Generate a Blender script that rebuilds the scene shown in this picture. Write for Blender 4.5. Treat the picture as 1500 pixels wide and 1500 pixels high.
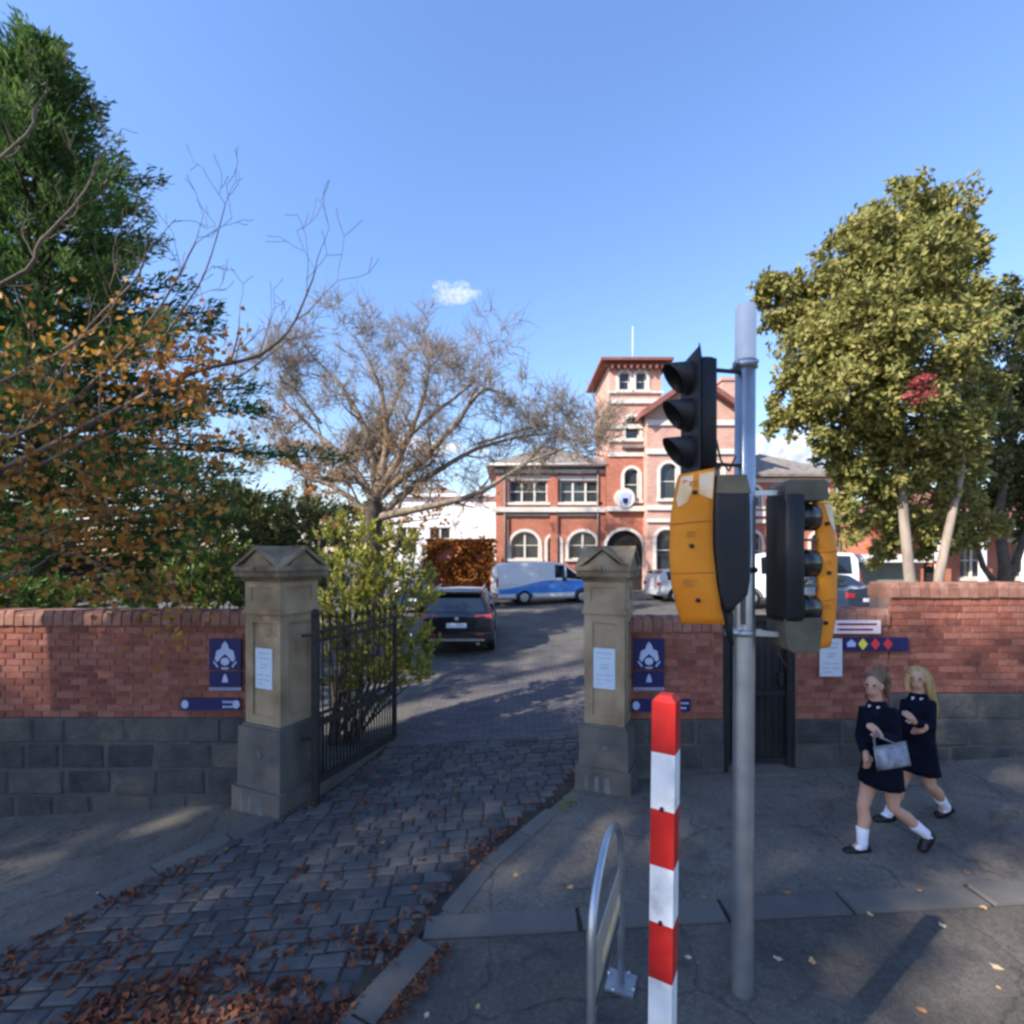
import bpy, bmesh, math, random
from mathutils import Vector, Matrix, noise

for o in list(bpy.data.objects):
    bpy.data.objects.remove(o)
scene = bpy.context.scene
col = scene.collection

# ------------------------------------------------------------------ camera
CAM_H = 2.70
cam_d = bpy.data.cameras.new('camera')
cam_d.sensor_width = 36.0
cam_d.lens = 18.0
cam_d.shift_y = 65.0 / 1500.0
cam_d.clip_start = 0.05
cam_d.clip_end = 5000.0
cam = bpy.data.objects.new('camera', cam_d)
cam.location = (0, 0, CAM_H)
cam.rotation_euler = (math.radians(90), 0, 0)
col.objects.link(cam)
scene.camera = cam

# ------------------------------------------------------------------ sky, sun, exposure
SUN_EL = math.radians(35)
SUN_AZ = Vector((-0.83, -0.56)).normalized()
world = bpy.data.worlds.new('World')
scene.world = world
world.use_nodes = True
wn = world.node_tree
wn.nodes.clear()
w_out = wn.nodes.new('ShaderNodeOutputWorld')
w_bg = wn.nodes.new('ShaderNodeBackground')
w_sky = wn.nodes.new('ShaderNodeTexSky')
w_sky.sky_type = 'NISHITA'
w_sky.sun_disc = False
w_sky.sun_elevation = SUN_EL
w_sky.sun_rotation = math.atan2(SUN_AZ.x, SUN_AZ.y)
w_sky.altitude = 50
w_sky.air_density = 1.75
w_sky.dust_density = 0.4
w_sky.ozone_density = 8.5
w_bg.inputs['Strength'].default_value = 0.142
w_tint = wn.nodes.new('ShaderNodeMix'); w_tint.data_type = 'RGBA'; w_tint.blend_type = 'MULTIPLY'
w_tint.inputs[0].default_value = 1.0; w_tint.inputs[7].default_value = (0.97, 0.88, 0.98, 1)      # white balance of the whole sky
wn.links.new(w_sky.outputs[0], w_tint.inputs[6])
wn.links.new(w_tint.outputs[2], w_bg.inputs[0])
wn.links.new(w_bg.outputs[0], w_out.inputs[0])

SUN_DIR = Vector((SUN_AZ.x * math.cos(SUN_EL), SUN_AZ.y * math.cos(SUN_EL), math.sin(SUN_EL)))
sun_d = bpy.data.lights.new('sun', 'SUN')
sun_d.energy = 4.4
sun_d.angle = math.radians(0.53)
sun_d.color = (1.0, 0.93, 0.82)
sun = bpy.data.objects.new('sun', sun_d)
sun.rotation_euler = (-SUN_DIR).to_track_quat('-Z', 'Y').to_euler()
sun.location = SUN_DIR * 60
col.objects.link(sun)

scene.view_settings.view_transform = 'Standard'
scene.view_settings.look = 'None'
scene.view_settings.gamma = 1.0
scene.view_settings.exposure = 1.08
scene.render.engine = 'CYCLES'
scene.cycles.filter_width = 2.8
scene.cycles.max_bounces = 6
scene.cycles.diffuse_bounces = 3
scene.cycles.glossy_bounces = 3
scene.cycles.transparent_max_bounces = 8
scene.cycles.volume_bounces = 2

# ------------------------------------------------------------------ helpers
def px(x, y, Y):
    """point at depth Y seen along a picture direction (used to read distances off the photograph)"""
    return Vector(((x - 750) / 750 * Y, Y, CAM_H + (815 - y) / 750 * Y))

def smooth(t):
    t = max(0.0, min(1.0, t))
    return t * t * (3 - 2 * t)

def g(x, y):
    """height of the ground: the street climbs to the right, the court climbs away"""
    t = smooth((y - 6.2) / 8)
    s = 0.06 * (1 - 0.5 * t)
    return s * max(-25, min(25, x)) + 0.022 * max(0, min(y, 70) - 6.2)

class MB:
    def __init__(self):
        self.v = []; self.f = []; self.m = []; self.sm = []
    def add(self, vs, fs, m=0, sm=False):
        n = len(self.v)
        self.v.extend([tuple(p) for p in vs])
        for q in fs:
            self.f.append([i + n for i in q]); self.m.append(m); self.sm.append(sm)
    def box(self, c, s, rz=0.0, m=0, taper=1.0):
        hx, hy, hz = s[0] / 2, s[1] / 2, s[2] / 2
        ca, sa = math.cos(rz), math.sin(rz)
        vs = []
        for z in (-1, 1):
            k = taper if z > 0 else 1.0
            for (a, b) in ((-1, -1), (1, -1), (1, 1), (-1, 1)):
                x, y = a * hx * k, b * hy * k
                vs.append((c[0] + x * ca - y * sa, c[1] + x * sa + y * ca, c[2] + z * hz))
        self.add(vs, [(3, 2, 1, 0), (4, 5, 6, 7), (0, 1, 5, 4), (1, 2, 6, 5), (2, 3, 7, 6), (3, 0, 4, 7)], m)
        return self
    def bar(self, p, q, w, h, m=0):
        """square bar from p to q"""
        p, q = Vector(p), Vector(q)
        d = (q - p).normalized()
        up = Vector((0, 0, 1)) if abs(d.z) < 0.95 else Vector((0, 1, 0))
        a = d.cross(up).normalized(); b = a.cross(d).normalized()
        vs = []
        for o in (p, q):
            for (i, j) in ((-1, -1), (1, -1), (1, 1), (-1, 1)):
                vs.append(o + a * (w / 2 * i) + b * (h / 2 * j))
        self.add(vs, [(0, 1, 2, 3), (7, 6, 5, 4), (4, 5, 1, 0), (5, 6, 2, 1), (6, 7, 3, 2), (7, 4, 0, 3)], m)
        return self
    def tube(self, pts, rad, sides=8, m=0, cap=True, sm=True, flat=None):
        pts = [Vector(p) for p in pts]
        if not hasattr(rad, '__len__'):
            rad = [rad] * len(pts)
        n = len(pts)
        d0 = (pts[1] - pts[0]).normalized()
        ref = Vector((0, 0, 1)) if abs(d0.z) < 0.9 else Vector((1, 0, 0))
        a = d0.cross(ref).normalized()
        vs = []
        for i in range(n):
            d = (pts[min(i + 1, n - 1)] - pts[max(i - 1, 0)])
            if d.length < 1e-9: d = d0.copy()
            d.normalize()
            a = (a - d * a.dot(d))
            if a.length < 1e-6: a = d.orthogonal()
            a.normalize()
            b = d.cross(a)
            for k in range(sides):
                t = 2 * math.pi * k / sides
                vs.append(pts[i] + a * (math.cos(t) * rad[i]) + b * (math.sin(t) * rad[i]))
        fs = []
        for i in range(n - 1):
            for k in range(sides):
                k2 = (k + 1) % sides
                fs.append((i * sides + k, i * sides + k2, (i + 1) * sides + k2, (i + 1) * sides + k))
        if cap:
            fs.append(tuple(range(sides - 1, -1, -1)))
            fs.append(tuple(range((n - 1) * sides, n * sides)))
        self.add(vs, fs, m, sm)
        return self
    def loft(self, rings, m=0, sm=True, cap=True, closed=True):
        n = len(rings[0]); vs = []
        for r in rings: vs.extend(r)
        fs = []
        rng = n if closed else n - 1
        for i in range(len(rings) - 1):
            for k in range(rng):
                k2 = (k + 1) % n
                fs.append((i * n + k, i * n + k2, (i + 1) * n + k2, (i + 1) * n + k))
        if cap:
            fs.append(tuple(range(n - 1, -1, -1)))
            fs.append(tuple(range((len(rings) - 1) * n, len(rings) * n)))
        self.add(vs, fs, m, sm)
        return self
    def ball(self, c, r, m=0, nu=12, nv=8, rot=None):
        if not hasattr(r, '__len__'): r = (r, r, r)
        vs = []
        for j in range(1, nv):
            t = math.pi * j / nv
            for i in range(nu):
                p = 2 * math.pi * i / nu
                q = Vector((r[0] * math.sin(t) * math.cos(p), r[1] * math.sin(t) * math.sin(p), r[2] * math.cos(t)))
                if rot is not None: q = rot @ q
                vs.append(Vector(c) + q)
        qt = Vector((0, 0, r[2])); qb = Vector((0, 0, -r[2]))
        if rot is not None: qt, qb = rot @ qt, rot @ qb
        vs.append(Vector(c) + qt); vs.append(Vector(c) + qb)
        T, B = len(vs) - 2, len(vs) - 1
        fs = []
        for j in range(nv - 2):
            for i in range(nu):
                i2 = (i + 1) % nu
                fs.append((j * nu + i, (j + 1) * nu + i, (j + 1) * nu + i2, j * nu + i2))
        for i in range(nu):
            i2 = (i + 1) % nu
            fs.append((T, i, i2)); fs.append((B, (nv - 2) * nu + i2, (nv - 2) * nu + i))
        self.add(vs, fs, m, True)
        return self
    def prism(self, poly, y0, y1, m=0, sm=False):
        """polygon in (x, z) (counter-clockwise seen from -y) extruded from y0 to y1"""
        n = len(poly)
        vs = [(p[0], y0, p[1]) for p in poly] + [(p[0], y1, p[1]) for p in poly]
        fs = [tuple(range(n)), tuple(range(2 * n - 1, n - 1, -1))]
        for i in range(n):
            j = (i + 1) % n
            fs.append((j, i, n + i, n + j))
        self.add(vs, fs, m, sm)
        return self
    def mesh(self, name, mats):
        me = bpy.data.meshes.new(name)
        me.from_pydata(self.v, [], self.f)
        for mt in (mats if isinstance(mats, (list, tuple)) else [mats]):
            me.materials.append(mt)
        me.polygons.foreach_set('material_index', self.m)
        me.polygons.foreach_set('use_smooth', self.sm)
        me.update()
        return me
    def build(self, name, mats, parent=None, origin=None, label=None):
        if origin is not None:
            ox, oy, oz = origin
            self.v = [(p[0] - ox, p[1] - oy, p[2] - oz) for p in self.v]
        return link(name, self.mesh(name, mats), parent, label)

def link(name, me, parent=None, label=None):
    o = bpy.data.objects.new(name, me)
    col.objects.link(o)
    if parent is not None: o.parent = parent
    if label: o['label'] = label
    return o

def tag(o, label, cat, group=None):
    o['label'] = label; o['category'] = cat
    if group: o['group'] = group
    return o

def thing(name, label, cat, loc=(0, 0, 0), rz=0.0, group=None):
    o = bpy.data.objects.new(name, None)
    o.empty_display_size = 0.2
    col.objects.link(o)
    o.location = loc; o.rotation_euler = (0, 0, rz)
    return tag(o, label, cat, group)

def struct(o):
    o['kind'] = 'structure'; return o
def stuff(o):
    o['kind'] = 'stuff'; return o

def remesh(o, voxel, sm=4):
    md = o.modifiers.new('r', 'REMESH'); md.mode = 'VOXEL'; md.voxel_size = voxel; md.use_smooth_shade = True
    ms = o.modifiers.new('s', 'SMOOTH'); ms.factor = 0.5; ms.iterations = sm
    bpy.context.view_layer.update()
    dg = bpy.context.evaluated_depsgraph_get()
    me = bpy.data.meshes.new_from_object(o.evaluated_get(dg))
    mats = [s for s in o.data.materials]
    o.modifiers.clear()
    o.data = me
    me.materials.clear()
    for s in mats: me.materials.append(s)
    me.polygons.foreach_set('use_smooth', [True] * len(me.polygons))
    me.polygons.foreach_set('material_index', [0] * len(me.polygons))
    return o

# ------------------------------------------------------------------ materials
def mat(name, cols, scale=6.0, rough=0.85, bump=0.0, bscale=40.0, rnd=None, metal=0.0, detail=5.0,
        spec=0.3, trans=0.0, coat=0.0, mixrnd=0.6, alpha=None, stretch=None, bdist=0.01):
    """procedural surface: colour from world-position noise, optionally mixed with a random per object or per island"""
    m = bpy.data.materials.new(name); m.use_nodes = True
    nt = m.node_tree; N = nt.nodes; L = nt.links
    b = N['Principled BSDF']
    b.inputs['Roughness'].default_value = rough
    b.inputs['Metallic'].default_value = metal
    b.inputs['Specular IOR Level'].default_value = spec
    if coat: b.inputs['Coat Weight'].default_value = coat; b.inputs['Coat Roughness'].default_value = 0.08
    geo = N.new('ShaderNodeNewGeometry')
    pos = geo.outputs['Position']
    if stretch:
        mp = N.new('ShaderNodeMapping'); mp.inputs['Scale'].default_value = stretch
        L.new(pos, mp.inputs['Vector']); pos = mp.outputs[0]
    nz = N.new('ShaderNodeTexNoise'); nz.inputs['Scale'].default_value = scale; nz.inputs['Detail'].default_value = detail
    L.new(pos, nz.inputs['Vector'])
    fac = nz.outputs['Fac']
    st = N.new('ShaderNodeMapRange'); st.inputs['From Min'].default_value = 0.28; st.inputs['From Max'].default_value = 0.72
    L.new(fac, st.inputs['Value']); fac = st.outputs[0]
    if rnd:
        if rnd == 'object':
            oi = N.new('ShaderNodeObjectInfo'); r = oi.outputs['Random']
        else:
            r = geo.outputs['Random Per Island']
        mx = N.new('ShaderNodeMix'); mx.data_type = 'FLOAT'; mx.inputs[0].default_value = mixrnd
        L.new(fac, mx.inputs[2]); L.new(r, mx.inputs[3]); fac = mx.outputs[0]
    rp = N.new('ShaderNodeValToRGB')
    el = rp.color_ramp.elements
    n = len(cols)
    el[0].position = 0.0; el[0].color = (*cols[0], 1)
    el[1].position = 1.0; el[1].color = (*cols[-1], 1)
    for i in range(1, n - 1):
        e = el.new(i / (n - 1)); e.color = (*cols[i], 1)
    L.new(fac, rp.inputs[0])
    L.new(rp.outputs[0], b.inputs['Base Color'])
    if bump:
        n2 = N.new('ShaderNodeTexNoise'); n2.inputs['Scale'].default_value = bscale; n2.inputs['Detail'].default_value = 6
        L.new(geo.outputs['Position'], n2.inputs['Vector'])
        bp = N.new('ShaderNodeBump'); bp.inputs['Strength'].default_value = bump; bp.inputs['Distance'].default_value = bdist
        L.new(n2.outputs['Fac'], bp.inputs['Height']); L.new(bp.outputs[0], b.inputs['Normal'])
    if trans:
        tr = N.new('ShaderNodeBsdfTranslucent'); L.new(rp.outputs[0], tr.inputs['Color'])
        ms = N.new('ShaderNodeMixShader'); ms.inputs[0].default_value = trans
        L.new(b.outputs[0], ms.inputs[1]); L.new(tr.outputs[0], ms.inputs[2])
        L.new(ms.outputs[0], N['Material Output'].inputs['Surface'])
    return m

def brickmat(name, c1, c2, mortar, w=0.24, h=0.086, flat=False):
    m = bpy.data.materials.new(name); m.use_nodes = True
    nt = m.node_tree; N = nt.nodes; L = nt.links
    b = N['Principled BSDF']; b.inputs['Roughness'].default_value = 0.9; b.inputs['Specular IOR Level'].default_value = 0.2
    geo = N.new('ShaderNodeNewGeometry'); sp = N.new('ShaderNodeSeparateXYZ'); L.new(geo.outputs['Position'], sp.inputs[0])
    ad = N.new('ShaderNodeMath'); L.new(sp.outputs[0], ad.inputs[0]); L.new(sp.outputs[1], ad.inputs[1])
    cb = N.new('ShaderNodeCombineXYZ'); L.new(ad.outputs[0], cb.inputs[0]); L.new(sp.outputs[2], cb.inputs[1])
    if flat: cb = N.new('ShaderNodeVectorMath'); L.new(geo.outputs['Position'], cb.inputs[0])
    bk = N.new('ShaderNodeTexBrick')
    bk.inputs['Color1'].default_value = (*c1, 1); bk.inputs['Color2'].default_value = (*c2, 1); bk.inputs['Mortar'].default_value = (*mortar, 1)
    bk.inputs['Scale'].default_value = 1.0; bk.inputs['Brick Width'].default_value = w; bk.inputs['Row Height'].default_value = h
    bk.inputs['Mortar Size'].default_value = 0.008; bk.inputs['Bias'].default_value = 0.0
    L.new(cb.outputs[0], bk.inputs['Vector'])
    nz = N.new('ShaderNodeTexNoise'); nz.inputs['Scale'].default_value = 1.3; nz.inputs['Detail'].default_value = 5
    L.new(geo.outputs['Position'], nz.inputs['Vector'])
    mr = N.new('ShaderNodeMapRange'); mr.inputs['To Min'].default_value = 0.72; mr.inputs['To Max'].default_value = 1.22
    L.new(nz.outputs[0], mr.inputs[0])
    mx = N.new('ShaderNodeMix'); mx.data_type = 'RGBA'; mx.blend_type = 'MULTIPLY'; mx.inputs[0].default_value = 1.0
    L.new(bk.outputs['Color'], mx.inputs[6]); L.new(mr.outputs[0], mx.inputs[7])
    L.new(mx.outputs[2], b.inputs['Base Color'])
    return m

def asphalt(name, c0, c1, c2, crack=True, speck=0.5):
    m = bpy.data.materials.new(name); m.use_nodes = True
    nt = m.node_tree; N = nt.nodes; L = nt.links; b = N['Principled BSDF']
    b.inputs['Roughness'].default_value = 0.88; b.inputs['Specular IOR Level'].default_value = 0.3
    geo = N.new('ShaderNodeNewGeometry'); P = geo.outputs['Position']
    def nz(sc, det=5, dist=0.0):
        n = N.new('ShaderNodeTexNoise'); n.inputs['Scale'].default_value = sc; n.inputs['Detail'].default_value = det; n.inputs['Distortion'].default_value = dist
        L.new(P, n.inputs['Vector']); return n.outputs['Fac']
    def rng(v, a, c, lo=0.0, hi=1.0):
        r = N.new('ShaderNodeMapRange'); r.inputs['From Min'].default_value = a; r.inputs['From Max'].default_value = c; r.inputs['To Min'].default_value = lo; r.inputs['To Max'].default_value = hi
        L.new(v, r.inputs['Value']); return r.outputs[0]
    rp = N.new('ShaderNodeValToRGB'); e = rp.color_ramp.elements
    e[0].position = .3; e[0].color = (*c0, 1); e[1].position = .72; e[1].color = (*c2, 1); k = e.new(.5); k.color = (*c1, 1)
    L.new(nz(1.1, 8, .6), rp.inputs[0])
    def mul(col_, fac):
        x = N.new('ShaderNodeMix'); x.data_type = 'RGBA'; x.blend_type = 'MULTIPLY'; x.inputs[0].default_value = 1.0
        L.new(col_, x.inputs[6]); L.new(fac, x.inputs[7]); return x.outputs[2]
    c = mul(rp.outputs[0], rng(nz(170, 2), .3, .7, 1 - speck, 1 + speck))
    c = mul(c, rng(nz(28, 3), .35, .7, .82, 1.15))
    c = mul(c, rng(nz(3.4, 4, 1.2), .56, .68, 1.0, .72))
    if crack:
        v = N.new('ShaderNodeTexVoronoi'); v.feature = 'DISTANCE_TO_EDGE'; v.inputs['Scale'].default_value = .55
        mp = N.new('ShaderNodeVectorMath'); mp.operation = 'ADD'; nn = N.new('ShaderNodeTexNoise'); nn.inputs['Scale'].default_value = 3.0; nn.inputs['Detail'].default_value = 6
        L.new(P, nn.inputs['Vector']); sc = N.new('ShaderNodeVectorMath'); sc.operation = 'SCALE'; sc.inputs['Scale'].default_value = .35; L.new(nn.outputs['Color'], sc.inputs[0])
        L.new(P, mp.inputs[0]); L.new(sc.outputs[0], mp.inputs[1]); L.new(mp.outputs[0], v.inputs['Vector'])
        c = mul(c, rng(v.outputs['Distance'], .002, .008, .66, 1.0))
    L.new(c, b.inputs['Base Color'])
    bp = N.new('ShaderNodeBump'); bp.inputs['Strength'].default_value = .5; bp.inputs['Distance'].default_value = .006
    L.new(nz(150, 3), bp.inputs['Height']); L.new(bp.outputs[0], b.inputs['Normal'])
    return m

M = {}
M['ground'] = asphalt('court_asphalt', (0.085, 0.08, 0.073), (0.115, 0.107, 0.095), (0.15, 0.138, 0.118), False, .3)
M['footpath'] = asphalt('footpath_asphalt', (0.100, 0.086, 0.071), (0.136, 0.118, 0.097), (0.185, 0.16, 0.128))
M['verge'] = asphalt('newer_asphalt', (0.062, 0.054, 0.046), (0.090, 0.078, 0.065), (0.14, 0.12, 0.095))
M['road'] = mat('road_asphalt', [(0.04, 0.04, 0.042), (0.065, 0.065, 0.065)], 0.8, 0.92, 0.3, 80)
M['grout'] = mat('drive_bedding', [(0.024, 0.020, 0.017), (0.06, 0.045, 0.034)], 6, 0.95, 0.5, 50)
M['cobble'] = mat('bluestone_cobble', [(0.030, 0.030, 0.033), (0.055, 0.054, 0.055), (0.085, 0.081, 0.077), (0.115, 0.098, 0.082)], 5, 0.7, 0.6, 35, rnd='object', mixrnd=0.55, spec=0.45)
M['kerb'] = mat('bluestone_kerb', [(0.085, 0.078, 0.07), (0.112, 0.103, 0.09), (0.145, 0.132, 0.113)], 4, 0.75, 0.4, 40, rnd='object', mixrnd=0.5)
M['paver'] = brickmat('drive_paver', (0.09, 0.085, 0.095), (0.14, 0.12, 0.115), (0.06, 0.054, 0.05), 0.22, 0.11, True)
M['brick'] = mat('red_brick', [(0.10, 0.035, 0.028), (0.20, 0.062, 0.042), (0.27, 0.088, 0.056), (0.33, 0.13, 0.09), (0.22, 0.07, 0.048)], 14, 0.9, 0.5, 70, rnd='object', mixrnd=0.6)
M['coping'] = mat('weathered_coping_brick', [(0.15, 0.07, 0.05), (0.26, 0.12, 0.085), (0.33, 0.20, 0.15)], 9, 0.9, 0.5, 60, rnd='object', mixrnd=0.5)
M['mortar'] = mat('mortar', [(0.15, 0.09, 0.075), (0.27, 0.20, 0.17)], 5, 0.95, 0.5, 60)
M['bluestone'] = mat('bluestone_block', [(0.028, 0.028, 0.030), (0.054, 0.053, 0.052), (0.085, 0.08, 0.073), (0.125, 0.108, 0.086)], 4, 0.88, 1.0, 22, rnd='object', mixrnd=0.45, bdist=0.02)
M['stonemortar'] = mat('stone_mortar', [(0.07, 0.068, 0.066), (0.11, 0.105, 0.10)], 7, 0.95, 0.4, 50)
M['sandstone'] = mat('weathered_sandstone', [(0.22, 0.15, 0.088), (0.33, 0.24, 0.145), (0.41, 0.32, 0.21)], 3.2, 0.9, 0.4, 45, detail=8)
M['sandstone_cap'] = mat('stained_sandstone', [(0.10, 0.072, 0.046), (0.21, 0.155, 0.095), (0.34, 0.26, 0.165)], 4.0, 0.92, 0.5, 40, detail=8)
M['slatecap'] = mat('dark_cap_stone', [(0.06, 0.062, 0.068), (0.12, 0.118, 0.115)], 6, 0.85, 0.4, 40)
M['plinth'] = mat('smooth_bluestone', [(0.075, 0.069, 0.062), (0.115, 0.104, 0.09), (0.155, 0.138, 0.114)], 3, 0.82, 0.35, 40)
M['chip'] = mat('pale_scuffed_stone', [(0.11, 0.115, 0.125), (0.20, 0.195, 0.19)], 9, 0.9, 0.3, 40)
M['iron'] = mat('black_iron', [(0.012, 0.012, 0.013), (0.028, 0.025, 0.023)], 12, 0.55, 0.2, 60)
M['blackpaint'] = mat('black_sheet_steel', [(0.012, 0.012, 0.014), (0.022, 0.022, 0.024)], 3, 0.6, 0.1, 30)
M['navy'] = mat('navy_enamel', [(0.012, 0.014, 0.075), (0.018, 0.02, 0.10)], 3, 0.45)
M['signblue'] = mat('pale_blue_print', [(0.36, 0.42, 0.62), (0.48, 0.54, 0.72)], 5, 0.5)
M['notice'] = mat('pale_notice_board', [(0.52, 0.62, 0.72), (0.62, 0.70, 0.78)], 5, 0.5)
M['noticegrey'] = mat('grey_notice_board', [(0.50, 0.53, 0.58), (0.58, 0.60, 0.64)], 5, 0.5)
M['noticetext'] = mat('faded_notice_print', [(0.24, 0.40, 0.50), (0.30, 0.45, 0.54)], 5, 0.6)
M['greytext'] = mat('grey_notice_print', [(0.25, 0.28, 0.33), (0.32, 0.34, 0.38)], 5, 0.6)
M['white'] = mat('white_enamel', [(0.74, 0.74, 0.75), (0.80, 0.80, 0.80)], 4, 0.45)
M['postwhite'] = mat('white_post_paint', [(0.45, 0.44, 0.42), (0.66, 0.66, 0.66), (0.74, 0.74, 0.74), (0.78, 0.78, 0.78)], 9, 0.6, 0.15, 60)
M['postred'] = mat('red_post_paint', [(0.26, 0.02, 0.016), (0.42, 0.014, 0.012), (0.48, 0.018, 0.015), (0.52, 0.035, 0.028)], 9, 0.45, 0.1, 60)
M['red'] = mat('red_enamel', [(0.60, 0.03, 0.035), (0.66, 0.05, 0.05)], 5, 0.45)
M['pinkwhite'] = mat('pinkish_white_enamel', [(0.66, 0.56, 0.60), (0.74, 0.64, 0.67)], 5, 0.5)
M['yellow'] = mat('yellow_enamel', [(0.66, 0.56, 0.06), (0.72, 0.62, 0.08)], 5, 0.45)
M['orange'] = mat('orange_signal_plastic', [(0.72, 0.20, 0.006), (0.80, 0.25, 0.010), (0.84, 0.30, 0.02)], 3.5, 0.6, 0.06, 50, spec=0.3)
M['orangepale'] = mat('highlight_and_band_orange', [(0.80, 0.46, 0.16), (0.86, 0.60, 0.34), (0.88, 0.74, 0.56)], 9, 0.6)  # pale orange: painted sun highlight on signal shells, printed band on the hoop
M['orangetext'] = mat('worn_print_on_orange', [(0.52, 0.20, 0.03), (0.60, 0.25, 0.04)], 9, 0.6)
M['signalblack'] = mat('signal_black', [(0.010, 0.010, 0.012), (0.020, 0.021, 0.024)], 4, 0.5, 0.05, 40)
M['signalgrey'] = mat('dusty_grey_plastic', [(0.085, 0.075, 0.055), (0.145, 0.125, 0.092)], 8, 0.8, 0.2, 60)
M['visor'] = mat('visor_grey', [(0.014, 0.014, 0.014), (0.022, 0.022, 0.021)], 8, 0.22, coat=.5)
M['galv'] = mat('galvanised_steel', [(0.36, 0.38, 0.40), (0.46, 0.48, 0.50), (0.56, 0.57, 0.57)], 5, 0.38, 0.05, 80, metal=0.85)
M['cable'] = mat('cable_rubber', [(0.05, 0.03, 0.03), (0.09, 0.05, 0.045)], 5, 0.7)
M['bluecap'] = mat('blue_plastic', [(0.05, 0.11, 0.45), (0.07, 0.15, 0.52)], 5, 0.4)
M['glass'] = mat('dark_window_glass', [(0.02, 0.025, 0.03), (0.05, 0.06, 0.065)], 1.5, 0.08, spec=0.6)
M['skin'] = mat('skin', [(0.46, 0.25, 0.17), (0.54, 0.31, 0.215)], 9, 0.55)
M['cloth'] = mat('navy_wool', [(0.004, 0.005, 0.012), (0.007, 0.009, 0.019)], 18, 0.95, 0.7, 16, spec=0.1, bdist=.03)
M['sock'] = mat('white_sock', [(0.66, 0.67, 0.76), (0.76, 0.76, 0.82)], 20, 0.9, 0.3, 200)
M['shoe'] = mat('black_leather', [(0.008, 0.008, 0.009), (0.016, 0.016, 0.017)], 10, 0.4)
M['hairbrown'] = mat('brown_hair', [(0.09, 0.05, 0.03), (0.20, 0.12, 0.07)], 30, 0.6, 0.4, 120, stretch=(1, 1, 0.15))
M['hairblond'] = mat('blond_hair', [(0.26, 0.15, 0.06), (0.50, 0.32, 0.13)], 30, 0.55, 0.4, 120, stretch=(1, 1, 0.15))
M['bag'] = mat('grey_satin_bag', [(0.10, 0.12, 0.16), (0.22, 0.24, 0.29), (0.42, 0.45, 0.52)], 16, 0.4, 0.9, 22, stretch=(1, 1, .4))
M['twig'] = mat('tan_twig_bark', [(0.16, 0.12, 0.085), (0.26, 0.205, 0.15), (0.34, 0.275, 0.205)], 5, 0.92)
M['bark'] = mat('brown_grey_bark', [(0.06, 0.045, 0.034), (0.12, 0.09, 0.068), (0.20, 0.155, 0.12)], 5, 0.92, 0.7, 30, stretch=(1, 1, 0.3))
M['barkdark'] = mat('dark_bark', [(0.055, 0.04, 0.032), (0.12, 0.09, 0.07)], 5, 0.92, 0.7, 30)
M['gumbark'] = mat('smooth_gum_bark', [(0.14, 0.11, 0.09), (0.30, 0.24, 0.19), (0.40, 0.34, 0.28)], 3, 0.85, 0.3, 20, stretch=(1, 1, 0.35))
# ------------------------------------------------------------------ ground, footpath, drive
R = random.Random(7)

def sheet(name, xs, ys, off, m, fn=g):
    b = MB()
    vs = [(x, y, fn(x, y) + off) for y in ys for x in xs]
    n = len(xs)
    fs = [(j * n + i, j * n + i + 1, (j + 1) * n + i + 1, (j + 1) * n + i) for j in range(len(ys) - 1) for i in range(n - 1)]
    b.add(vs, fs, 0, True)
    return struct(b.build(name, m))

def frange(a, b, n):
    return [a + (b - a) * i / n for i in range(n + 1)]

KERB_Y = 1.75
def ground_h(x, y):
    return g(x, y) - (0.30 if y < KERB_Y + 0.02 else 0.0)
xs = [-900, -300, -120, -60, -40] + frange(-25, 25, 50) + [40, 60, 120, 300, 900]
ys = [-600, -200, -60, -25, -12, -6, 0, KERB_Y, KERB_Y + 0.06] + frange(2.2, 6.2, 8) + frange(6.7, 16.2, 19) + frange(17.2, 50.2, 33) + [60, 70, 120, 300, 900]
sheet('ground', xs, ys, 0.0, M['ground'], ground_h)
sheet('road', frange(-40, 40, 40), [-11, -6, -2, 0, KERB_Y - 0.16], -0.14, M['road'])
sheet('footpath', frange(-20, 20, 40), [3.88, 4.6, 5.4, 6.18], 0.008, M['footpath'])
sheet('verge', frange(-20, 20, 40), [KERB_Y + 0.16, 2.6, 3.63], 0.008, M['verge'])

L_EDGE = [(1.8, -4.25), (3.75, -3.72), (4.67, -3.16), (5.76, -2.32), (6.6, -2.05), (7.6, -1.80), (11.7, -1.55), (14.0, -1.3)]
R_EDGE = [(1.8, -1.50), (3.02, -1.00), (3.64, -0.68), (4.48, -0.28), (5.7, 0.60), (6.6, 1.10), (7.6, 1.9), (11.7, 4.6), (14.0, 6.0)]
def edge(tab, y):
    if y <= tab[0][0]: return tab[0][1]
    for (a, b) in zip(tab, tab[1:]):
        if y <= b[0]:
            return a[1] + (b[1] - a[1]) * (y - a[0]) / (b[0] - a[0])
    return tab[-1][1]

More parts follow.
